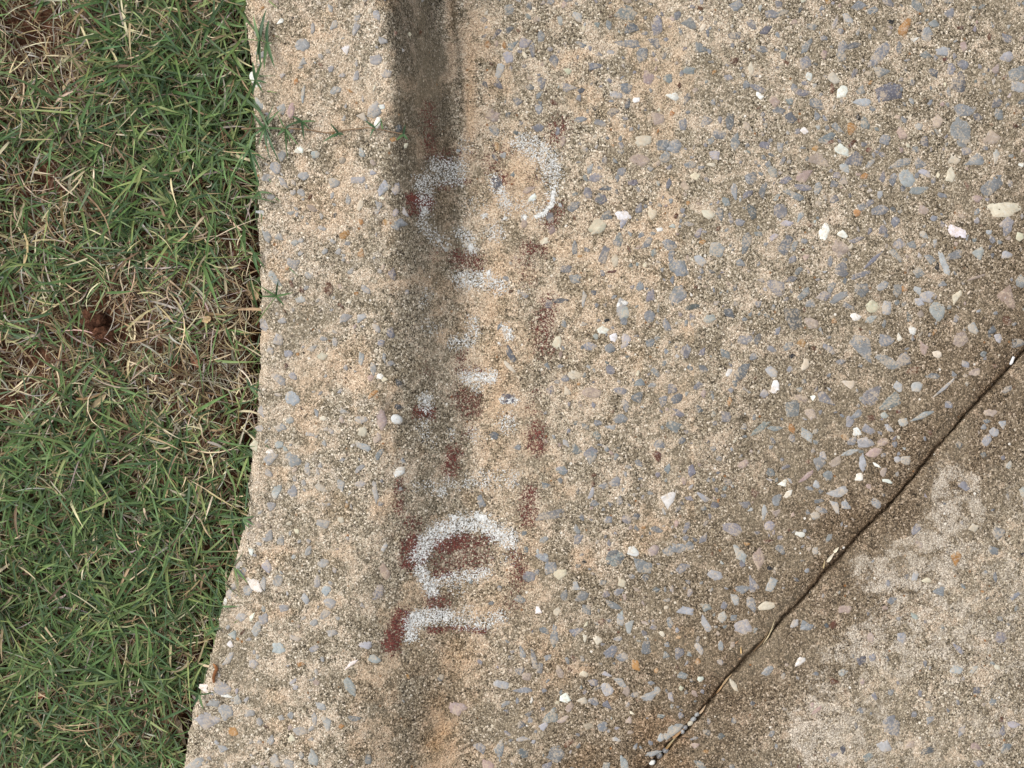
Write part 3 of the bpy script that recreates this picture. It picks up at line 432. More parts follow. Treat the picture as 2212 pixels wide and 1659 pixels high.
stones += [(1443, 1075, 34, 24, 60, 'w'), (1517, 1072, 24, 20, 0, 'l'), (1368, 1190, 18, 14, 0, 'w'), (1328, 1205, 30, 28, 0, 'g'), (1213, 1015, 20, 18, 0, 'g'), (1300, 715, 14, 13, 0, 'w'), (1546, 540, 30, 26, 0, 'l'), (1545, 1240, 24, 20, -40, 'l'), (1490, 1180, 18, 14, 0, 'g'), (1240, 810, 20, 14, -10, 'c'),
    (1510, 885, 14, 14, 0, 'd'), (1465, 575, 40, 26, -45, 'g'), (1462, 635, 34, 26, 0, 'g'), (1425, 960, 22, 16, 10, 'g'), (1380, 830, 24, 16, 40, 'g'), (1340, 905, 26, 16, 0, 'g'), (1480, 760, 26, 18, 60, 'g'), (1530, 690, 24, 18, 0, 'l'), (1405, 740, 20, 14, 0, 'g'), (1330, 1040, 22, 16, 0, 'g')]
stones = [s for s in stones if s[2] > 1]
P = np.array([(s[0], s[1], s[2]) for s in stones])
# smaller ones that fill in between, plus those outside the frame
cnt = 0
while cnt < 9000:
    u = rng.uniform(400, 2800); v = rng.uniform(-430, 2090)
    inside = 0 < u < 2212 and 0 < v < 1659
    e = float(np.interp(v, EV, EU)); cnt += 1
    if u < e + 12 or (u < np.interp(v, BV, BU) and rng.random() < .5): continue
    L = (rng.uniform(6, 13) if rng.random() < .62 else rng.uniform(12, 26)) if inside else rng.choice([rng.uniform(6, 15), rng.uniform(14, 36)])
    nbv, tbv = np.interp(v, BV, BU), np.interp(v, BV, TU)
    if nbv - 10 < u < tbv + 50: 
        if rng.random() < 0.93: continue
        L = min(L, 11)
    d_, _ = crack_sd(np.array([u]), np.array([v])); d_ = d_[0]
    if abs(d_) < 24: continue
    if d_ > 0 and rng.random() < 0.72: continue
    if 880 < u < 1240 and 200 < v < 1400 and rng.random() < 0.75: continue
    if np.any(np.hypot(P[:, 0] - u, P[:, 1] - v) < (P[:, 2] * .45 + L * .55)): continue
    P = np.vstack([P, (u, v, L)])
    r = rng.random()
    c = 'g' if r < .62 else 'l' if r < .72 else 'p' if r < .80 else 'c' if r < .84 else 'd' if r < .92 else 'w' if r < .926 else 'b' if r < .97 else 'o'
    stones.append((u, v, L, L * rng.uniform(.45, .85), rng.uniform(0, 180), c))

def stone_mesh(i, s):
    u0, v0, L, w_, ang, c = s
    r = np.random.default_rng(1000 + i + int(u0) * 7); curbtop = u0 < np.interp(v0, BV, BU)
    nc = int(r.choice([4, 5, 5, 6, 7])); th = np.sort((np.arange(nc) + r.uniform(-.42, .42, nc)) / nc * 2 * math.pi)
    rad = r.uniform(.80, 1.28, nc) * (1.10 if nc < 6 else 1.0)
    px, py = np.cos(th) * rad, np.sin(th) * rad
    M = 4; X = []; Y = []
    for k in range(nc):                       # corners joined by nearly straight, slightly ragged sides
        k2 = (k + 1) % nc
        for j in range(M):
            t = j / M; f = 1 + (0.03 if j else -0.03) + r.normal(0, .055)
            X.append((px[k] * (1 - t) + px[k2] * t) * f); Y.append((py[k] * (1 - t) + py[k2] * t) * f)
    X = np.array(X) * L * .65; Y = np.array(Y) * w_ * .66
    a = -math.radians(ang); ca, sa = math.cos(a), math.sin(a)
    ru, rv = X * ca - Y * sa, X * sa + Y * ca
    n = len(ru); prot = 0.00045
    uu = np.concatenate([u0 + ru * 1.04, u0 + ru * .90, u0 + ru * .5, [u0]]); vv = np.concatenate([v0 + rv * 1.04, v0 + rv * .90, v0 + rv * .5, [v0]])
    z = ztop(uu, vv); d_, _ = crack_sd(uu, vv); z = z - 0.0022 * np.where(d_ < 0, 1 - sst(4, 34, -d_), 1 - sst(2, 14, d_))
    # a flat ground face: plane fitted to the surface below the stone
    zf = float(np.mean(z)); gx = np.polyfit(uu - u0, z - zf, 1)[0] if curbtop is False else 0
    zp = zf + gx * (uu - u0)
    off = np.concatenate([np.full(n, -.0016), np.full(n, prot * .55), np.full(n, prot), [prot * 1.05]]) + r.normal(0, .00004, 3 * n + 1)
    z = zp * .5 + z * .5 + off
    x, y = W(uu, vv, z)
    q = np.arange(n); q2 = (q + 1) % n
    T = np.concatenate([np.stack([q, q2, n + q2], 1), np.stack([q, n + q2, n + q], 1), np.stack([n + q, n + q2, 2 * n + q2], 1), np.stack([n + q, 2 * n + q2, 2 * n + q], 1),
                        np.stack([2 * n + q, 2 * n + q2, np.full(n, 3 * n)], 1)])
    T = T[:, ::-1]
    col = PAL[c] * r.uniform(.82, 1.18) * (1 + r.normal(0, .03, 3))
    if curbtop and c in 'gd': col = col * .55 + srgb(172, 168, 162) * .45
    return np.stack([x, y, z], 1), T, np.tile(col, (3 * n + 1, 1)), d_[-1]

SV = {0: [], 1: []}; SF = {0: [], 1: []}; SC = {0: [], 1: []}; nn = {0: 0, 1: 0}
for i, s in enumerate(stones):
    a, t, c, d_ = stone_mesh(i, s); k = 1 if d_ > 0 else 0
    SV[k].append(a); SF[k].append(t + nn[k]); SC[k].append(c); nn[k] += len(a)

allV = np.stack([fx, fy, zz], 1)
def build_slab(name, mask, k):
    Fq = F[mask]; used = np.unique(Fq); remap = np.full(len(allV), -1); remap[used] = np.arange(len(used))
    Fq = remap[Fq]; Vb = allV[used]; n0 = len(Vb)
    tri = np.concatenate([Fq[:, [0, 1, 2]], Fq[:, [0, 2, 3]]])
    S = np.concatenate(SV[k]); T = np.concatenate(SF[k]) + n0
    V2 = np.concatenate([Vb, S]); F2 = np.concatenate([tri, T])
    mi = np.concatenate([np.zeros(len(tri)), np.ones(len(T))])
    col = np.concatenate([np.full((n0, 3), .5), np.concatenate(SC[k])]); stn = np.concatenate([stain_shade[used], np.zeros((len(S), 4))])
    # orient upward
    return link(name, mesh_np(name, V2, F2, True, col, mi, stn), None, (MC, MS))
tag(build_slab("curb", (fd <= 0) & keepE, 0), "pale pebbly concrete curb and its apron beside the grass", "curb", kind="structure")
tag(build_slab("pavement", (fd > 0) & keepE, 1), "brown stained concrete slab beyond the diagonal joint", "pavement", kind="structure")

# ------------------------------------------------------------------ soil
ua = axis([(-6000, -400, 200), (-400, -30, 9), (-30, 600, 3.2)]); va = axis([(-4000, -440, 160), (-440, -30, 9), (-30, 1700, 3.2), (1700, 2100, 9), (2100, 5600, 160)])
U, Vv = np.meshgrid(ua, va); su, sv = U.ravel(), Vv.ravel(); sz = zsoil(su, sv); sx, sy = W(su, sv, sz)
idx = np.arange(len(ua) * len(va)).reshape(len(va), len(ua))
Fs = np.stack([idx[:-1, :-1], idx[1:, :-1], idx[1:, 1:], idx[:-1, 1:]], -1).reshape(-1, 4)
tag(link("ground", mesh_np("ground", np.stack([sx, sy, sz], 1), Fs), None, (MSOIL,)), "reddish brown clay soil under the grass", "ground", kind="structure")
# the earth below everything, out to the horizon
R_ = 60.0
base = mesh_np("terrain", np.array([(-R_, -R_, -.12), (R_, -R_, -.12), (R_, R_, -.12), (-R_, R_, -.12)]), np.array([[0, 1, 2, 3]]))
tag(link("terrain", base, None, (MSOIL,)), "bare earth stretching away beneath the lawn and concrete", "terrain", kind="structure")

# ------------------------------------------------------------------ grass blades
def blades(x, y, z, az, pitch, L, wd, droop, twist, col, tipcol, seg=5, fold=0.25, side=0.0):
    """vectorised tapered, bending, folded blades; returns V, F, C"""
    n = len(x); t = np.linspace(0, 1, seg + 1)[None, :]
    ang = pitch[:, None] - droop[:, None] * t; ang2 = az[:, None] + side * 0 + twist[:, None] * t
    dl = (L / seg)[:, None]
    dx = np.cos(ang) * np.cos(ang2) * dl; dy = np.cos(ang) * np.sin(ang2) * dl; dz = np.sin(ang) * dl
    cx = x[:, None] + np.concatenate([np.zeros((n, 1)), np.cumsum(dx[:, :-1], 1)], 1)
    cy = y[:, None] + np.concatenate([np.zeros((n, 1)), np.cumsum(dy[:, :-1], 1)], 1)
    cz = z[:, None] + np.concatenate([np.zeros((n, 1)), np.cumsum(dz[:, :-1], 1)], 1)
    wt = (np.minimum(1, 0.55 + t * 2.2) * (1 - t ** 2.2) + 0.03) * (wd / 2)[:, None]
    sx_, sy_ = -np.sin(ang2), np.cos(ang2); roll = rng.normal(0, .5, n)[:, None]
    cr, sr = np.cos(roll), np.sin(roll)
    A = np.stack([cx + sx_ * wt * cr, cy + sy_ * wt * cr, cz + wt * fold + wt * sr], -1)
    B = np.stack([cx, cy, cz], -1)
    C_ = np.stack([cx - sx_ * wt * cr, cy - sy_ * wt * cr, cz + wt * fold - wt * sr], -1)
    V = np.stack([A, B, C_], 2).reshape(n, -1, 3)
    cc = col[:, None, :] * (1 - t[..., None] ** 1.5) + tipcol[:, None, :] * t[..., None] ** 1.5
    CC = np.repeat(cc[:, :, None, :], 3, 2).reshape(n, -1, 3)
    f = []
    for s in range(seg):
        a = s * 3
        f += [(a, a + 1, a + 4, a + 3), (a + 1, a + 2, a + 5, a + 4)]
    f = np.array(f)[None] + (np.arange(n) * (seg + 1) * 3)[:, None, None]
    return V.reshape(-1, 3), f.reshape(-1, 4), CC.reshape(-1, 3)

def green_density(u, v):
    g = 0.54 + 1.15 * (fbm(u, v, 120, 200, 3) - .5)
    g = g + 0.42 * blob(u, v, 420, 290, 130, 230) + 0.30 * sst(860, 1010, v) + 0.08 * sst(1000, 1200, v) + .25 * blob(u, v, 110, 560, 120, 70)
    for a, b, ru, rv, s in ((75, 70, 66, 110, 1.5), (30, 640, 40, 60, .5), (60, 170, 40, 50, .6), (85, 375, 42, 42, .9), (215, 705, 42, 45, 1.4), (75, 760, 70, 40, .9), (50, 840, 60, 45, .9), (310, 650, 110, 70, .55), (400, 600, 130, 60, .35),
                            (350, 760, 100, 70, .45), (430, 840, 70, 60, .4), (250, 420, 70, 45, .35), (500, 700, 50, 120, .55), (535, 30, 25, 60, .6), (60, 480, 60, 40, .4), (130, 1450, 80, 60, .35), (90, 1580, 90, 40, .3), (545, 760, 20, 200, .8), (90, 1100, 50, 40, .4), (370, 1540, 30, 40, .8), (530, 1010, 25, 80, .8), (480, 1240, 18, 60, .6), (120, 1260, 50, 30, .25)):
        g = g - s * blob(u, v, a, b, ru, rv)
    return np.clip(g, 0, 1)
def dry_density(u, v):
    g = 0.50 + 0.8 * (fbm(u, v, 90, 230, 3) - .5) + .3 * blob(u, v, 350, 650, 180, 130) + .3 * blob(u, v, 400, 820, 120, 110) + .2 * blob(u, v, 180, 90, 160, 140) - .05 * sst(950, 1150, v)
    for a, b, ru, rv, s in ((70, 60, 45, 70, .45), (85, 375, 32, 32, .6), (215, 705, 36, 38, 1.3), (75, 760, 40, 25, .5), (50, 840, 40, 30, .4)):
        g = g - s * blob(u, v, a, b, ru, rv)
    return np.clip(g, 0, 1)
def scatter(n, dens, margin, u0=-420, v0=-430, v1=2090, gap=20):
    u = rng.uniform(u0, 560, n * 3); v = rng.uniform(v0, v1, n * 3)
    k = (u < np.interp(v, EV, EU) - margin - gap * sst(330, 420, v) * sst(.38, .6, fbm(v, v * 0, 60, 260, 2))) & (rng.random(n * 3) < dens(u, v))
    return u[k][:n], v[k][:n]
def pick(cols, n, jit=.12):
    c = np.array(cols)[rng.integers(0, len(cols), n)]
    return c * rng.uniform(1 - jit * 1.6, 1 + jit * 1.6, n)[:, None] * (1 + rng.normal(0, jit * .35, (n, 3)))

GREENS = [srgb(72, 94, 52), srgb(82, 106, 58), srgb(92, 116, 64), srgb(62, 84, 50), srgb(110, 128, 76), srgb(76, 98, 66), srgb(132, 144, 90), srgb(96, 122, 72)]
STRAWS = [srgb(180, 162, 126), srgb(200, 184, 150), srgb(152, 134, 102), srgb(138, 128, 112), srgb(172, 164, 150), srgb(110, 92, 70), srgb(216, 202, 168), srgb(124, 104, 78), srgb(96, 80, 62)]
# tillers: a short creeping stem with leaves leaving it on alternating sides
tu, tv = scatter(4600, green_density, 4)
ev = rng.uniform(-430, 2090, 420); ek = rng.random(420) < (1 - .6 * sst(330, 420, ev)) * (.35 + .65 * (fbm(ev, ev * 0, 70, 210, 2) > .5)); ev = ev[ek]
tu = np.concatenate([tu, np.interp(ev, EV, EU) - rng.uniform(2, 26, len(ev))]); tv = np.concatenate([tv, ev]); n_e = len(ev); n = len(tu)
taz = rng.uniform(0, 2 * math.pi, n); taz[-n_e:] = rng.normal(0, .9, n_e); tl = rng.uniform(.010, .038, n); tp = rng.uniform(.05, .75, n); tp[-n_e:] = rng.uniform(.4, .9, n_e); tl[-n_e:] *= .8; tz = zsoil(tu, tv) + rng.uniform(0, .006, n); tz[-n_e:] += .006
tx_, ty_ = W(tu, tv, tz)
GV, GF, GC = [], [], []; off = 0
def add(res):
    global off
    GV.append(res[0]); GF.append(res[1] + off); GC.append(res[2]); off += len(res[0])
stem = pick([srgb(110, 118, 72), srgb(150, 140, 96), srgb(96, 110, 68)], n)
add(blades(tx_, ty_, tz, taz, tp, tl, np.full(n, .0012), rng.uniform(-.2, .6, n), rng.normal(0, .3, n), stem, stem, 4, .9))
for j in range(6):
    f = rng.uniform(.15, 1.0, n); k = rng.random(n) < .86
    bx_ = tx_ + np.cos(taz) * np.cos(tp) * tl * f; by_ = ty_ + np.sin(taz) * np.cos(tp) * tl * f; bz_ = tz + np.sin(tp) * tl * f * .9
    az = taz + (1 if j % 2 else -1) * rng.uniform(.35, 1.25, n) if j < 5 else taz + rng.normal(0, .3, n)
    base_c = pick(GREENS, n); tip = base_c * rng.uniform(.85, 1.3, n)[:, None]
    dead = rng.random(n) < .06; base_c[dead] = pick(STRAWS, dead.sum()); tip[dead] = base_c[dead]
    L = np.clip(rng.lognormal(math.log(.023), .40, n), .008, .052)
    r = blades(bx_[k], by_[k], bz_[k], az[k], rng.uniform(-.05, .75, n)[k], L[k], (rng.uniform(.0009, .0023, n) * (.75 + 12 * L))[k], rng.uniform(-.1, .9, n)[k], rng.normal(0, .22, n)[k], base_c[k], tip[k], 5, .35)
    add(r)
gr_ob = link("grass", mesh_np("grass", np.concatenate(GV), np.concatenate(GF), True, np.concatenate(GC)), None, (MGRASS,))
tag(gr_ob, "short green creeping lawn grass along the concrete curb", "grass", kind="stuff")

GV, GF, GC = [], [], []; off = 0
for N, zlo, zhi, pl, ph, l0, wlo, whi in ((17000, 0, .004, -.05, .12, .013, .0005, .0011), (9500, .003, .012, -.05, .35, .018, .0006, .0014), (2600, .006, .017, -.1, .3, .020, .0006, .0016), (700, .006, .016, -.1, .2, .024, .0012, .0024)):
    u, v = scatter(N, dry_density, 4); n = len(u); z = zsoil(u, v) + rng.uniform(zlo, zhi, n); x, y = W(u, v, z)
    c = pick(STRAWS, n, .16); L = np.clip(rng.lognormal(math.log(l0), .45, n), .005, .06)
    add(blades(x, y, z, rng.uniform(0, 6.283, n), rng.uniform(pl, ph, n), L, rng.uniform(wlo, whi, n), rng.normal(.12, .45, n), rng.normal(0, .8, n), c, c * .95, 5, .3))
dg = link("dry_grass", mesh_np("dry_grass", np.concatenate(GV), np.concatenate(GF), True, np.concatenate(GC)), None, (MDRY,))
tag(dg, "matted dry straw thatch between the green blades", "dry grass", kind="stuff")

# ------------------------------------------------------------------ things
def empty(name, u, v, z, label, cat, group=None):
    x, y = W(u, v, z); o = bpy.data.objects.new(name, None); sc.collection.objects.link(o); o.location = (float(x), float(y), float(z))
    o.empty_display_size = .01
    return tag(o, label, cat, group)
def part(name, root, V, F, mat, col, smooth=True):
    V = np.asarray(V, float) - np.array(root.location)
    C = np.tile(np.asarray(col, float), (len(V), 1)) if np.ndim(col) == 1 else col
    return link(name, mesh_np(name, V, F, smooth, C), root, (mat,))

# painted house number, six worn characters on a worn maroon ground
PA = lambda L: [([(756 + .2685 * a, 216 + .2685 * b) for a, b in p], .2685 * r, s) for p, r, s in L]
PB = lambda L: [([(756 + .2685 * a, 540 + .2685 * b) for a, b in p], .2685 * r, s) for p, r, s in L]
PC = lambda L: [([(756 + .2685 * a, 972 + .2685 * b) for a, b in p], .2685 * r, s) for p, r, s in L]
D6 = PA([([(880, 540), (680, 530)], 62, .62), ([(860, 620), (640, 620)], 62, .56), ([(590, 660), (610, 780)], 66, .62), ([(600, 880), (590, 1000), (640, 1080), (760, 1150)], 48, .45), ([(880, 1060), (960, 1120), (990, 1200)], 42, .62), ([(980, 1180)], 26, 1.0), ([(620, 760), (620, 780)], 40, .75), ([(600, 890)], 42, .8),
         ([(1160, 630), (1200, 720), (1260, 830)], 46, .62), ([(1300, 345)], 26, .9), ([(1400, 340), (1500, 400), (1590, 480), (1620, 570)], 80, .58), ([(1450, 330), (1500, 310)], 30, .7), ([(1600, 600), (1640, 700), (1620, 790)], 44, .48),
         ([(1640, 740), (1610, 850), (1560, 900), (1490, 935)], 24, .95), ([(1400, 850), (1520, 900)], 60, .38), ([(1400, 940)], 24, .95), ([(1250, 950)], 22, .85), ([(1075, 930)], 22, .9), ([(1160, 1050)], 70, .52), ([(940, 375)], 60, .32), ([(1190, 270)], 60, .25), ([(1000, 840)], 80, .25), ([(1300, 860)], 70, .35)])
D5 = PB([([(900, 230), (1060, 235), (1210, 285)], 62, .62), ([(1110, 182)], 22, 1.0), ([(1380, 340)], 46, .3), ([(630, 330), (600, 430)], 34, .35), ([(620, 600), (680, 640)], 60, .28), ([(820, 740), (940, 730), (990, 640), (980, 570)], 46, .5), ([(1250, 630), (1290, 700)], 36, .68), ([(1195, 745)], 14, 1.0)])
D4 = PB([([(940, 1020), (1150, 1015)], 50, .68), ([(1010, 1090)], 50, .5), ([(610, 1190), (610, 1250)], 52, .66), ([(590, 1380), (600, 1480)], 50, .38), ([(1230, 1215), (1330, 1215)], 30, .85), ([(1270, 1190)], 40, .3), ([(1260, 1380)], 66, .56), ([(820, 1480)], 38, .45), ([(1000, 1480)], 55, .38), ([(690, 1560)], 45, .25)])
D3 = PC([([(560, 290), (700, 300)], 45, .35), ([(740, 330)], 34, .68), ([(780, 250), (840, 290)], 40, .4), ([(960, 250), (1120, 240), (1300, 225)], 62, .42)])
D2 = PC([([(555, 850), (610, 750), (720, 650), (880, 595), (1060, 580), (1170, 660), (1280, 720)], 66, .76), ([(840, 545)], 24, 1.0), ([(1020, 530), (1080, 540)], 30, 1.0), ([(880, 610)], 14, 1), ([(1320, 770)], 45, .36), ([(1290, 880)], 52, .3), ([(570, 970), (620, 1060), (660, 1140)], 50, .78),
         ([(660, 1060), (800, 1040), (940, 1010), (1090, 985)], 46, .64), ([(850, 1110)], 60, .35), ([(1190, 710)], 30, .8)])
D1 = PC([([(490, 1490), (485, 1400)], 50, .8), ([(500, 1370), (640, 1345), (770, 1335)], 60, .78), ([(860, 1370), (1060, 1390), (1200, 1350)], 58, .52), ([(900, 1300), (940, 1290)], 40, .35), ([(1020, 1400)], 30, .75)])
RED = PA([([(630, 60), (640, 380)], 52, .42), ([(640, 300), (650, 400)], 45, .5), ([(640, 440), (860, 450)], 45, .38), ([(1690, 210), (1650, 290)], 62, .48), ([(1120, 500), (1240, 640)], 56, .36), ([(1220, 630)], 30, .8), ([(500, 800), (620, 830)], 44, .95), ([(520, 880)], 48, .65),
          ([(880, 1270), (1010, 1300)], 66, .55), ([(1670, 880), (1620, 960)], 56, .55), ([(1420, 1190), (1530, 1190)], 52, .55), ([(1400, 1250), (1430, 1450)], 60, .32), ([(880, 450), (1300, 420)], 46, .22), ([(720, 700), (950, 660)], 26, .42), ([(1500, 600)], 60, .2), ([(700, 1250)], 60, .25)])
RED += PB([([(1590, 430), (1540, 640), (1560, 780)], 66, .5), ([(1580, 700), (1600, 820)], 50, .4), ([(890, 860)], 50, .45), ([(870, 960), (1050, 960)], 30, .42), ([(620, 980)], 50, .28), ([(540, 1300), (650, 1310)], 42, .72), ([(900, 1150), (960, 1270)], 66, .52), ([(1010, 1180), (1000, 1300)], 42, .55), ([(1500, 1160), (1480, 1300)], 46, .25),
           ([(1500, 1440), (1500, 1570)], 62, .66), ([(1430, 1250)], 24, .5), ([(830, 1620)], 50, .6), ([(930, 1480), (960, 1400)], 46, .3)])
RED += PC([([(840, 20), (800, 160)], 50, .62), ([(400, 260), (390, 480)], 36, .48), ([(380, 430)], 34, .6), ([(1440, 340), (1430, 560)], 52, .55), ([(500, 590)], 60, .5), ([(500, 740), (470, 900)], 62, .72), ([(430, 740)], 30, .6), ([(510, 790)], 30, .95), ([(560, 880)], 44, .75), ([(740, 760), (900, 730)], 56, .86),
           ([(1000, 740), (1120, 710)], 46, .62), ([(700, 850), (1000, 860)], 115, .46), ([(700, 990), (780, 985)], 40, .62), ([(1320, 850), (1370, 1000)], 52, .5), ([(1350, 1040)], 60, .55), ([(1330, 1200), (1300, 1240)], 56, .3), ([(660, 1210), (740, 1220)], 52, .62), ([(410, 1340), (370, 1450), (325, 1570)], 56, .88), ([(640, 1445), (870, 1435), (1080, 1455)], 22, .62)])
def paint(name, root, strokes, mat, lift, cols, seed, gap=1.0, fade=.74, spread=1.75):
    strokes = [(p, r_ * (1.14 if mat is MWHITE and r_ > 9 else 1.0), s_) for p, r_, s_ in strokes]
    us = [p[0] for s in strokes for p in s[0]]; vs = [p[1] for s in strokes for p in s[0]]; r = max(s[1] for s in strokes) * (spread + .1)
    ua = np.arange(min(us) - r, max(us) + r, gap); va = np.arange(min(vs) - r, max(vs) + r, gap)
    U, V_ = np.meshgrid(ua, va); dn = np.zeros(U.shape)
    wu = (fbm(U, V_, 22, seed, 3) - .5) * 8; wv = (fbm(U, V_, 22, seed + 7, 3) - .5) * 8
    for pts, rad, s in strokes:
        if len(pts) == 1: pts = pts * 2
        best = np.full(U.shape, 1e9)
        for (x0, y0), (x1, y1) in zip(pts[:-1], pts[1:]):
            dx, dy = x1 - x0, y1 - y0; l2 = dx * dx + dy * dy + 1e-9
            t = np.clip(((U + wu - x0) * dx + (V_ + wv - y0) * dy) / l2, 0, 1)
            best = np.minimum(best, np.hypot(U + wu - x0 - t * dx, V_ + wv - y0 - t * dy))
        dn = np.maximum(dn, s * (1 - sst(rad * .3, rad * spread, best)))
    # the paint survives on the tops of the sand grains
    nz = .42 * vn(U / 2.4, V_ / 2.4, seed + 20) + .58 * vn(U / 1.15, V_ / 1.15, seed + 21)
    nz = np.clip((nz - .18) / .64, 0, 1) * .93 + .07 * fbm(U, V_, 30, seed + 30, 2)
    keep = nz < np.where(dn > .9, 1.2, np.minimum(dn * fade, .62))
    keep &= dn > .03
    keep = keep[:-1, :-1]
    z = ztop(U, V_) + lift
    x, y = W(U, V_, z); Vt = np.stack([x, y, z], -1).reshape(-1, 3)
    nu = len(ua); ii, jj = np.nonzero(keep); a = ii * nu + jj
    Fq = np.stack([a, a + nu, a + nu + 1, a + 1], 1); used, inv = np.unique(Fq, return_inverse=True)
    Vt = Vt[used]; Fq = inv.reshape(-1, 4)
    c = np.array(cols)[np.minimum((vn(Vt[:, 0] * 900, Vt[:, 1] * 900, seed) * len(cols)).astype(int), len(cols) - 1)]
    return part(name, root, Vt, Fq, mat, c)
num = empty("painted_house_number", 1020, 830, 0.01, "worn white stencilled house number on faded maroon paint across the curb face and gutter", "house number")
WC = [srgb(200, 199, 195), srgb(218, 217, 213), srgb(184, 183, 179)]; RC = [srgb(100, 50, 43), srgb(82, 42, 37), srgb(110, 62, 52), srgb(72, 44, 39)]
cl = []
for stt in RED:                                   # strokes that touch make one patch
    hit = [c for c in cl if any(min(math.hypot(p[0] - q_[0], p[1] - q_[1]) for p in stt[0] for q_ in t_[0]) < (stt[1] + t_[1]) * 1.15 for t_ in c)]
    cl = [c for c in cl if c not in hit] + [sum(hit, []) + [stt]]
for k, c in enumerate(cl): paint("maroon_paint_patch", num, c, MRED, .00028, RC, 300 + k * 3, fade=.84, spread=2.3)
for k, (st, lab) in enumerate(((D1, "white painted 1 nearest the bottom with a short flag"), (D2, "white painted 0 with maroon paint inside its ring"), (D3, "very faint white painted 1 above the ring shaped 0"),
                               (D4, "broken white painted digit, mostly worn away"), (D5, "faint white painted digit with few specks left"), (D6, "large worn round white digit at the top end"))):
    o = paint("painted_digit", num, st, MWHITE, .00036, WC, 320 + 9 * k); o["label"] = lab

# curved leaf made of paired strips, placed by photo points
def leafy(root, name, u, v, z, du, dv, wd, col, rise=.3, droop=.9, mat=None):
    x, y = W(u, v, z); L = math.hypot(du, dv) * K * 1.05; az = math.atan2(-dv, du)
    V, F_, C = blades(np.array([x]), np.array([y]), np.array([z]), np.array([az]), np.array([rise]), np.array([L]), np.array([wd]), np.array([droop]), np.array([rng.normal(0, .12)]), np.array([col]), np.array([col * 1.15]), 6, .35)
    return part(name, root, V, F_, mat or MGRASS, C)
def tube(root, name, pts, rad, col, mat, taper=1.0, ns=6):
    pts = np.array(pts, float); n = len(pts); V = []; 
    for i in range(n):
        a = pts[max(i - 1, 0)]; b = pts[min(i + 1, n - 1)]; t = (b - a) / (np.linalg.norm(b - a) + 1e-12)
        up = np.array([0, 0, 1.]); s = np.cross(t, up); s /= np.linalg.norm(s) + 1e-9; w2 = np.cross(s, t); r = rad * (1 - (1 - taper) * i / (n - 1))
        for k in range(ns):
            th = 2 * math.pi * k / ns; V.append(pts[i] + (s * math.cos(th) + w2 * math.sin(th)) * r)
    F_ = [(i * ns + k, i * ns + (k + 1) % ns, (i + 1) * ns + (k + 1) % ns, (i + 1) * ns + k) for i in range(n - 1) for k in range(ns)]
    return part(name, root, V, F_, mat, col)
def on(u, v, lift): 
    z = float(max(ztop(np.array([u]), np.array([v]))[0], zsoil(np.array([u]), np.array([v]))[0] if u < np.interp(v, EV, EU) else -1)) + lift
    x, y = W(u, v, z); return (float(x), float(y), z)
def densify(pts, k=4):
    out = []
    for a, b in zip(pts[:-1], pts[1:]):
        for j in range(k): out.append((a[0] + (b[0] - a[0]) * j / k, a[1] + (b[1] - a[1]) * j / k))
    return out + [pts[-1]]
LG = [srgb(66, 92, 56), srgb(76, 104, 62), srgb(58, 84, 54), srgb(88, 112, 70)]
def zc(u, v, lift): return on(u, v, lift)[2]
# long runner creeping over the curb
q = lambda a, b: (540.5 + .2977 * a, 216 + .2977 * b)
run = empty("grass_runner", 620, 278, zc(620, 278, 0), "long thin grass runner creeping right across the curb top to the dark curb face", "grass runner")
st = [q(-60, 210), q(0, 208), q(130, 203), q(330, 208), q(430, 218), q(560, 240), q(680, 220), q(860, 200), q(960, 218), q(1100, 245)]
tube(run, "stem", [on(a, b, .003 + .0012 * math.sin(i * .7)) for i, (a, b) in enumerate(densify(st))], .00075, srgb(140, 116, 92), MDRY, .6)
for a, b, L in ((105, 205, [(-110, 5), (-95, 70), (-60, -60), (60, -160), (110, -130), (-90, -110), (30, 220), (105, 230), (-40, 120), (160, 10), (55, -90)]), (255, 210, [(-60, -100), (60, -45), (20, 210), (45, 120), (90, 110), (-55, 45)]), (375, 155, [(-65, -35), (100, 5), (55, 60), (-90, 25), (20, 130)]),
                (640, 240, [(-55, -65), (35, 10), (-30, 30), (-105, 65), (15, 25)]), (905, 200, [(-70, -45), (60, -60), (-40, 62)]), (962, 212, [(-15, -75)]), (1112, 250, [(15, -70), (-50, 42), (28, 40)])):
    for du, dv in L:
        u_, v_ = q(a, b); leafy(run, "leaf", u_, v_, zc(u_, v_, .004), du * .2977, dv * .2977, .0024 if abs(dv) + abs(du) < 90 else .0021, LG[rng.integers(4)] * rng.uniform(.85, 1.15), .35, .8)
# sprigs whose leaves reach over the curb edge
def sprig(nodes, label):
    u0, v0 = nodes[0][0], nodes[0][1]
    r = empty("grass_sprig", u0, v0, zc(u0, v0, 0), label, "grass sprig", "grass sprigs reaching over the curb edge")
    for (u, v, su_, sv_, L) in nodes:
        a = (u + su_, v + sv_); zt = zc(u, v, .006)
        p0 = np.array(on(a[0], a[1], 0.002)); x, y = W(u, v, zt); p1 = np.array([x, y, zt]); mid = (p0 + p1) / 2 + np.array([0, 0, .003])
        tube(r, "stem", [p0, (p0 + mid) / 2 + np.array([0, 0, .001]), mid, p1], .0006, srgb(112, 128, 80), MGRASS, .7)
        for du, dv in L: leafy(r, "leaf", u, v, zt, du, dv, .0019 + .00002 * abs(dv), LG[rng.integers(4)] * rng.uniform(.85, 1.15), .3, .75)
sprig([(560, 88, -42, -1, [(-12, -50), (-4, -30), (14, -62), (10, -34), (-8, 60), (2, 52)]), (577, 92, -16, -4, [(0, -45), (15, 48), (6, 30), (10, 3), (-6, 52)])], "green sprig over the topmost stretch of the curb edge, its leaves pointing up and down")
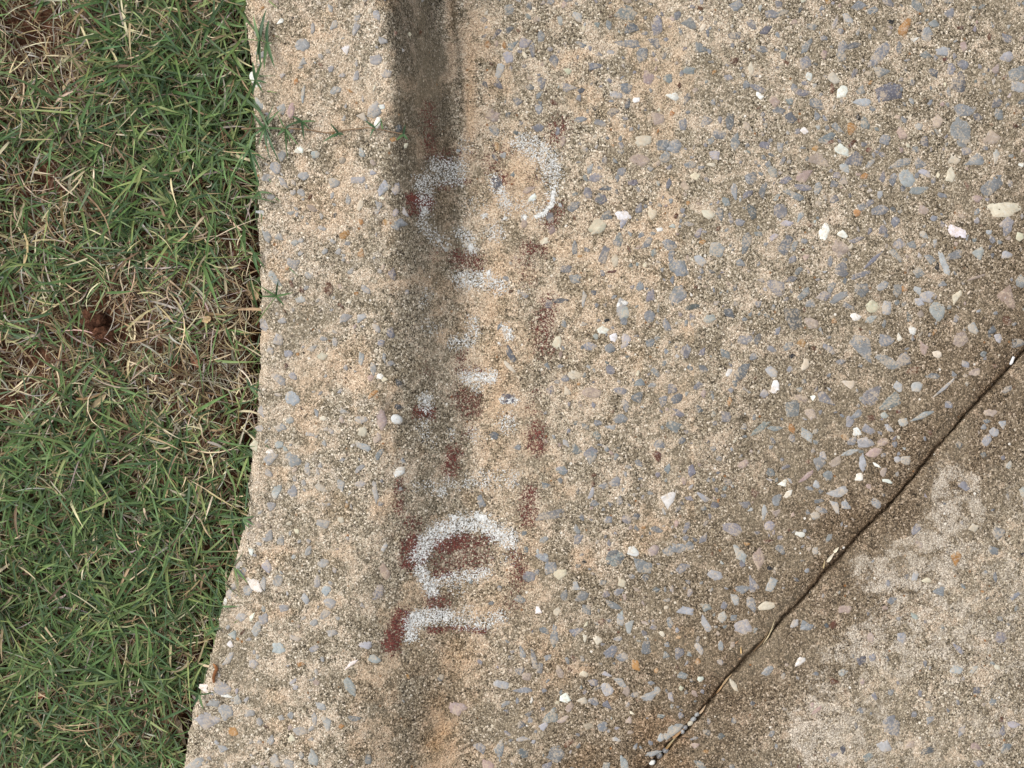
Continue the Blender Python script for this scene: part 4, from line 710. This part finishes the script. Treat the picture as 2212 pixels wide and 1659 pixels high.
sprig([(552, 174, -40, 0, [(-4, -38), (14, -38), (-6, 30), (16, 24), (24, 4)])], "star shaped green sprig over the large white stone of the curb")
sprig([(538, 322, -26, -2, [(16, 60), (28, 42), (-18, 34), (-28, -14), (32, 22), (12, -34), (22, 70)])], "green sprig just below the root of the long runner")
sprig([(560, 415, -20, 4, [(26, 1), (-14, 18), (4, 14), (-10, -14)])], "small three leaved sprig on the curb edge below the long runner")
sprig([(597, 640, -44, 62, [(-34, -20), (4, -34), (34, -6), (-34, 2), (16, 18)])], "spindly sprig lying on the curb beside the curled brown leaf")
sprig([(548, 545, -40, -6, [(22, 32), (18, 8), (-10, -16), (8, 46)])], "thin green sprig crossing the curb edge above the tan leaf")
sprig([(540, 835, -44, 10, [(24, 10), (28, -6), (18, 22), (-6, -18)])], "green sprig crossing the curb edge low in the straw patch")
sprig([(524, 1120, -46, 4, [(24, -4), (26, 12), (6, 26), (14, 20)]), (505, 1130, -30, 2, [(-6, -26), (-18, 16)])], "green sprig crossing the curb edge where the curb begins to bend")
sprig([(478, 1310, -34, -6, [(36, -2), (18, 14), (-4, 26), (-8, -22)])], "green sprig crossing the slanting lower curb edge")
sprig([(462, 1360, -30, 0, [(16, -4), (-18, 14), (-8, -22)])], "small dark green sprig just left of the slanting lower curb edge")
sprig([(430, 1500, -36, -20, [(26, 16), (10, 30), (-12, 26), (32, -4), (-24, -14)])], "green sprig beside the large grey stones near the bottom of the curb")

# clods of clay
def lump(name, u, v, z, ru, rv, rot, h, col, mat, label, cat, group=None, seed=0, rough=.22, parent=None, ns=26):
    th = np.linspace(0, 2 * math.pi, ns, endpoint=False); ph = np.linspace(-.5, 1, 10) * math.pi / 2
    V = []; C = []; x0, y0 = W(u, v, z)
    for p in ph:
        for t in th:
            k = 1 + rough * (2 * float(fbm(np.array(math.cos(t) * 3 * math.cos(p) + 9), np.array(math.sin(t) * 3 * math.cos(p) + p * 2), 1.0, seed, 3)) - 1)
            k += rough * .5 * (2 * float(vn(np.array(math.cos(t) * 7 + 30), np.array(math.sin(t) * 7 + p * 5), seed + 3)) - 1)
            a, b = math.cos(t) * math.cos(p) * ru * k, math.sin(t) * math.cos(p) * rv * k
            c_, s_ = math.cos(rot), math.sin(rot)
            V.append((x0 + (a * c_ - b * s_) * K, y0 + (a * s_ + b * c_) * K, z + math.sin(p) * h * k)); C.append(col)
    m = len(th); F_ = [(i * m + j, i * m + (j + 1) % m, (i + 1) * m + (j + 1) % m, (i + 1) * m + j) for i in range(len(ph) - 1) for j in range(m)]
    me_V = np.array(V); C = np.array(C)
    me = mesh_np(name, me_V, np.array(F_), True, C); ob = link(name, me, parent, (mat,))
    me_loc = np.array([x0, y0, z]); me.vertices.foreach_set("co", (me_V - me_loc).astype(np.float32).ravel()); ob.location = me_loc
    me.update(); return tag(ob, label, cat, group)
zs = lambda u, v: float(zsoil(np.array([u]), np.array([v]))[0])
RC_ = srgb(140, 96, 70)
for u, v, ru, rv, rot, h, lab in ((205, 690, 24, 25, .3, .013, "largest reddish clay clod, round, lying in the straw patch"), (222, 722, 26, 20, -.2, .011, "rough clay clod touching the lower right of the largest clod"), (104, 1014, 12, 9, .4, .008, "small brown clod among green blades left of centre"),
                                 (535, 1008, 12, 10, 0, .009, "reddish clod against the curb edge where it starts to slant"), (515, 1052, 14, 11, .3, .009, "brown clod beside the curb edge just below its neighbour"), (492, 1160, 13, 9, 0, .008, "dark brown clod tucked in the roots by the slanting curb edge"), (428, 394, 14, 9, .2, .007, "flat reddish clod in the upper straw patch")):
    lump("clay_clod", u, v, zs(u, v) + .004, ru, rv, rot, h, RC_, MSOIL, lab, "clod", "clods of clay lying in the grass", seed=int(u), rough=.3)

# dead leaves
def dead_leaf(u, v, L, wd, ang, curl, col, label, lift=.008, z=None, notch=0.15):
    z = z if z is not None else max(zs(u, v), -1) + lift
    x0, y0 = W(u, v, z); nx, ny = 16, 8; a = math.radians(ang); V = []; C = []; sd = int(u + v)
    for i in range(nx + 1):
        t = i / nx; hw = math.sin(math.pi * (t * .94 + .03)) ** .7 * wd / 2 * (1 + notch * (2 * float(vn(np.array(t * 7.), np.array(1.), sd)) - 1) * 2)
        for j in range(ny + 1):
            s = j / ny * 2 - 1; X = (t - .5) * L; cu = s * curl
            Y = hw * (math.sin(cu) / curl if curl > .01 else s); Z = hw * ((1 - math.cos(cu)) / max(curl, .3)) + .0015 * math.sin(t * 9 + s) - .0006 * math.exp(-s * s * 30)
            V.append((x0 + (X * math.cos(a) - Y * math.sin(a)) * K, y0 + (X * math.sin(a) + Y * math.cos(a)) * K, z + Z * K + .0012 * (vn(np.array(t * 6.), np.array(s * 3.), sd) - .5)))
            C.append(col * (0.75 if abs(s) < .12 else 1) * (0.85 + .3 * float(vn(np.array(t * 5.), np.array(s * 4.), sd + 1))))
    n = ny + 1; F_ = [(i * n + j, i * n + j + 1, (i + 1) * n + j + 1, (i + 1) * n + j) for i in range(nx) for j in range(ny)]
    me = mesh_np("dead_leaf", np.array(V) - np.array([x0, y0, z]), np.array(F_), True, np.array(C)); ob = link("dead_leaf", me, None, (MLEAF,)); ob.location = (float(x0), float(y0), z)
    return tag(ob, label, "dead leaf", "dead leaves in the grass")
dead_leaf(546, 628, 42, 26, -70, .5, srgb(182, 156, 122), "flat tan dead leaf wedged against the curb edge above the curled one", .014)
dead_leaf(554, 678, 58, 22, -82, 2.0, srgb(142, 98, 74), "curled brown dead leaf standing against the curb edge", .010)
dead_leaf(362, 555, 52, 20, -28, .7, srgb(136, 104, 78), "brown dead leaf under long green blades right of centre", .010)
dead_leaf(214, 868, 46, 14, 48, .9, srgb(196, 176, 140), "narrow pale tan dead leaf with a forked tip", .010)
dead_leaf(420, 775, 44, 18, -60, .5, srgb(150, 104, 80), "reddish dead leaf lying in straw below centre", .009)
dead_leaf(446, 690, 20, 15, 20, .4, srgb(190, 164, 124), "small tan leaf scrap in straw near the curled leaf", .011)
dead_leaf(388, 1570, 78, 16, -72, 1.2, srgb(176, 158, 136), "long grey tan shredded leaf at the bottom beside the curb", .010, None, .3)
dead_leaf(362, 1552, 40, 22, 10, .6, srgb(120, 92, 72), "dark brown leaf fragment left of the long shredded leaf", .007)
dead_leaf(90, 1500, 30, 16, 30, .6, srgb(140, 84, 56), "orange brown leaf scrap low in the green grass", .010)
tw = empty("twig", 464, 1452, zc(466, 1452, 0), "short curved brown twig hanging over the curb edge above the large grey stones", "twig")
tube(tw, "bark", [on(a, b, .0022) for a, b in ((466, 1440), (468, 1446), (464, 1454), (461, 1464), (462, 1474))], .0016, srgb(128, 84, 52), MLEAF, .7, 8)
tube(tw, "bark_tip", [on(a, b, .0024) for a, b in ((466, 1440), (463, 1437), (461, 1434))], .0013, srgb(150, 104, 68), MLEAF, .4, 8)

# loose stones lying in the hollow of the curb nose
lump("loose_stone", 857, 906, zc(857, 906, .002), 13, 10, -.4, .004, srgb(196, 198, 196), MS, "rounded pale grey stone sitting in the hollow on the curb nose", "stone", seed=5, rough=.1)
lump("loose_stone", 862, 828, zc(862, 828, .001), 10, 6, -.9, .0025, srgb(66, 66, 66), MS, "black angular stone above the pale one on the curb nose", "stone", seed=6, rough=.2)
lump("loose_stone", 860, 879, zc(860, 879, .001), 8, 6, -.5, .003, srgb(70, 70, 72), MS, "black stone touching the pale rounded stone on the curb nose", "stone", seed=7, rough=.2)

# debris in the joint
def jz(u, v): return float(ztop(np.array([u]), np.array([v]))[0])
def straw(u, v, L, ang, wd, col, label, lift=-.0018):
    z = jz(u, v) + lift; a = math.radians(ang); x, y = W(u, v, z)
    r = np.array([[x, y, z]]); V, F_, C = blades(np.array([x - math.cos(a) * L * K / 2]), np.array([y - math.sin(a) * L * K / 2]), np.array([z]), np.array([a]), np.array([.03]), np.array([L * K]), np.array([wd * K]), np.array([.05]), np.array([rng.normal(0, .15)]), np.array([col]), np.array([col]), 6, .6)
    me = mesh_np("straw_piece", V - r, F_, True, C); ob = link("straw_piece", me, None, (MDRY,)); ob.location = r[0]
    tag(ob, label, "straw", "straw pieces caught in the slab joint")
straw(1806, 1187, 16, 50, 7, srgb(226, 214, 188), "pale short straw, upper of the two light bits in the joint", -.0002)
straw(1794, 1203, 26, 55, 7, srgb(206, 196, 176), "broad pale straw just below the short pale one in the joint", -.0004)
straw(1780, 1218, 20, 78, 3, srgb(190, 170, 130), "thin upright straw below the two pale bits", 0)
straw(1668, 1358, 56, 62, 3.2, srgb(176, 162, 132), "longest thin pale straw lying along the joint")
straw(1655, 1378, 50, 48, 4, srgb(128, 108, 82), "brown straw beside the longest pale one")
straw(1640, 1392, 40, 50, 3.5, srgb(104, 84, 62), "dark brown straw below the long pair")
straw(1660, 1372, 44, 58, 2.4, srgb(214, 196, 160), "hair thin straw crossing the long pair")
straw(1600, 1404, 16, 95, 4, srgb(190, 160, 112), "short tan straw upright on the joint beside a chipped hollow", 0)
straw(1590, 1380 + 8, 14, 35, 4, srgb(188, 150, 116), "tan straw scrap on the concrete left of the joint", .001)
straw(1570, 1466, 34, 55, 4.5, srgb(160, 138, 108), "tan straw in the joint below the chipped hollow")
straw(1560, 1482, 40, 50, 4.5, srgb(166, 136, 102), "orange tan straw wedged in the middle of the joint")
straw(1548, 1494, 30, 48, 5, srgb(150, 110, 72), "brown straw wedged below the orange tan one")
straw(1518, 1532, 24, 52, 6, srgb(196, 170, 140), "blunt pale straw above the group of pebbles")
straw(1466, 1584, 34, 38, 6, srgb(160, 128, 94), "orange straw below the group of pebbles")
straw(1450, 1602, 44, 50, 4, srgb(180, 164, 128), "yellow straw near the bottom of the joint")
straw(1444, 1612, 28, 44, 5, srgb(142, 112, 74), "brown straw under the yellow one near the bottom")
for u, v, a, b, c, lab in ((1409, 1647, 7, 5.5, 'w', "bright white pebble at the bottom of the joint"), (1505, 1543, 6, 5, 'l', "pale grey pebble at the top of the pebble group"), (1498, 1553, 7, 5, 'l', "grey pebble second in the pebble group"), (1491, 1562, 7, 5, 'c', "cream pebble in the middle of the pebble group"),
                          (1480, 1571, 6, 5, 'g', "mid grey pebble low in the pebble group"), (1474, 1580, 5, 5, 'l', "light pebble at the lower end of the pebble group"), (1438, 1621, 7, 6, 'g', "grey pebble between the yellow straw and the white pebble"), (1425, 1632, 7, 6, 'd', "dark grey pebble next above the bright white one")):
    lump("pebble", u, v, jz(u, v) - .0028, a, b, .6, .0022, PAL[c], MS, lab, "pebble", "pebbles caught in the slab joint", seed=int(u), rough=.2, ns=14)
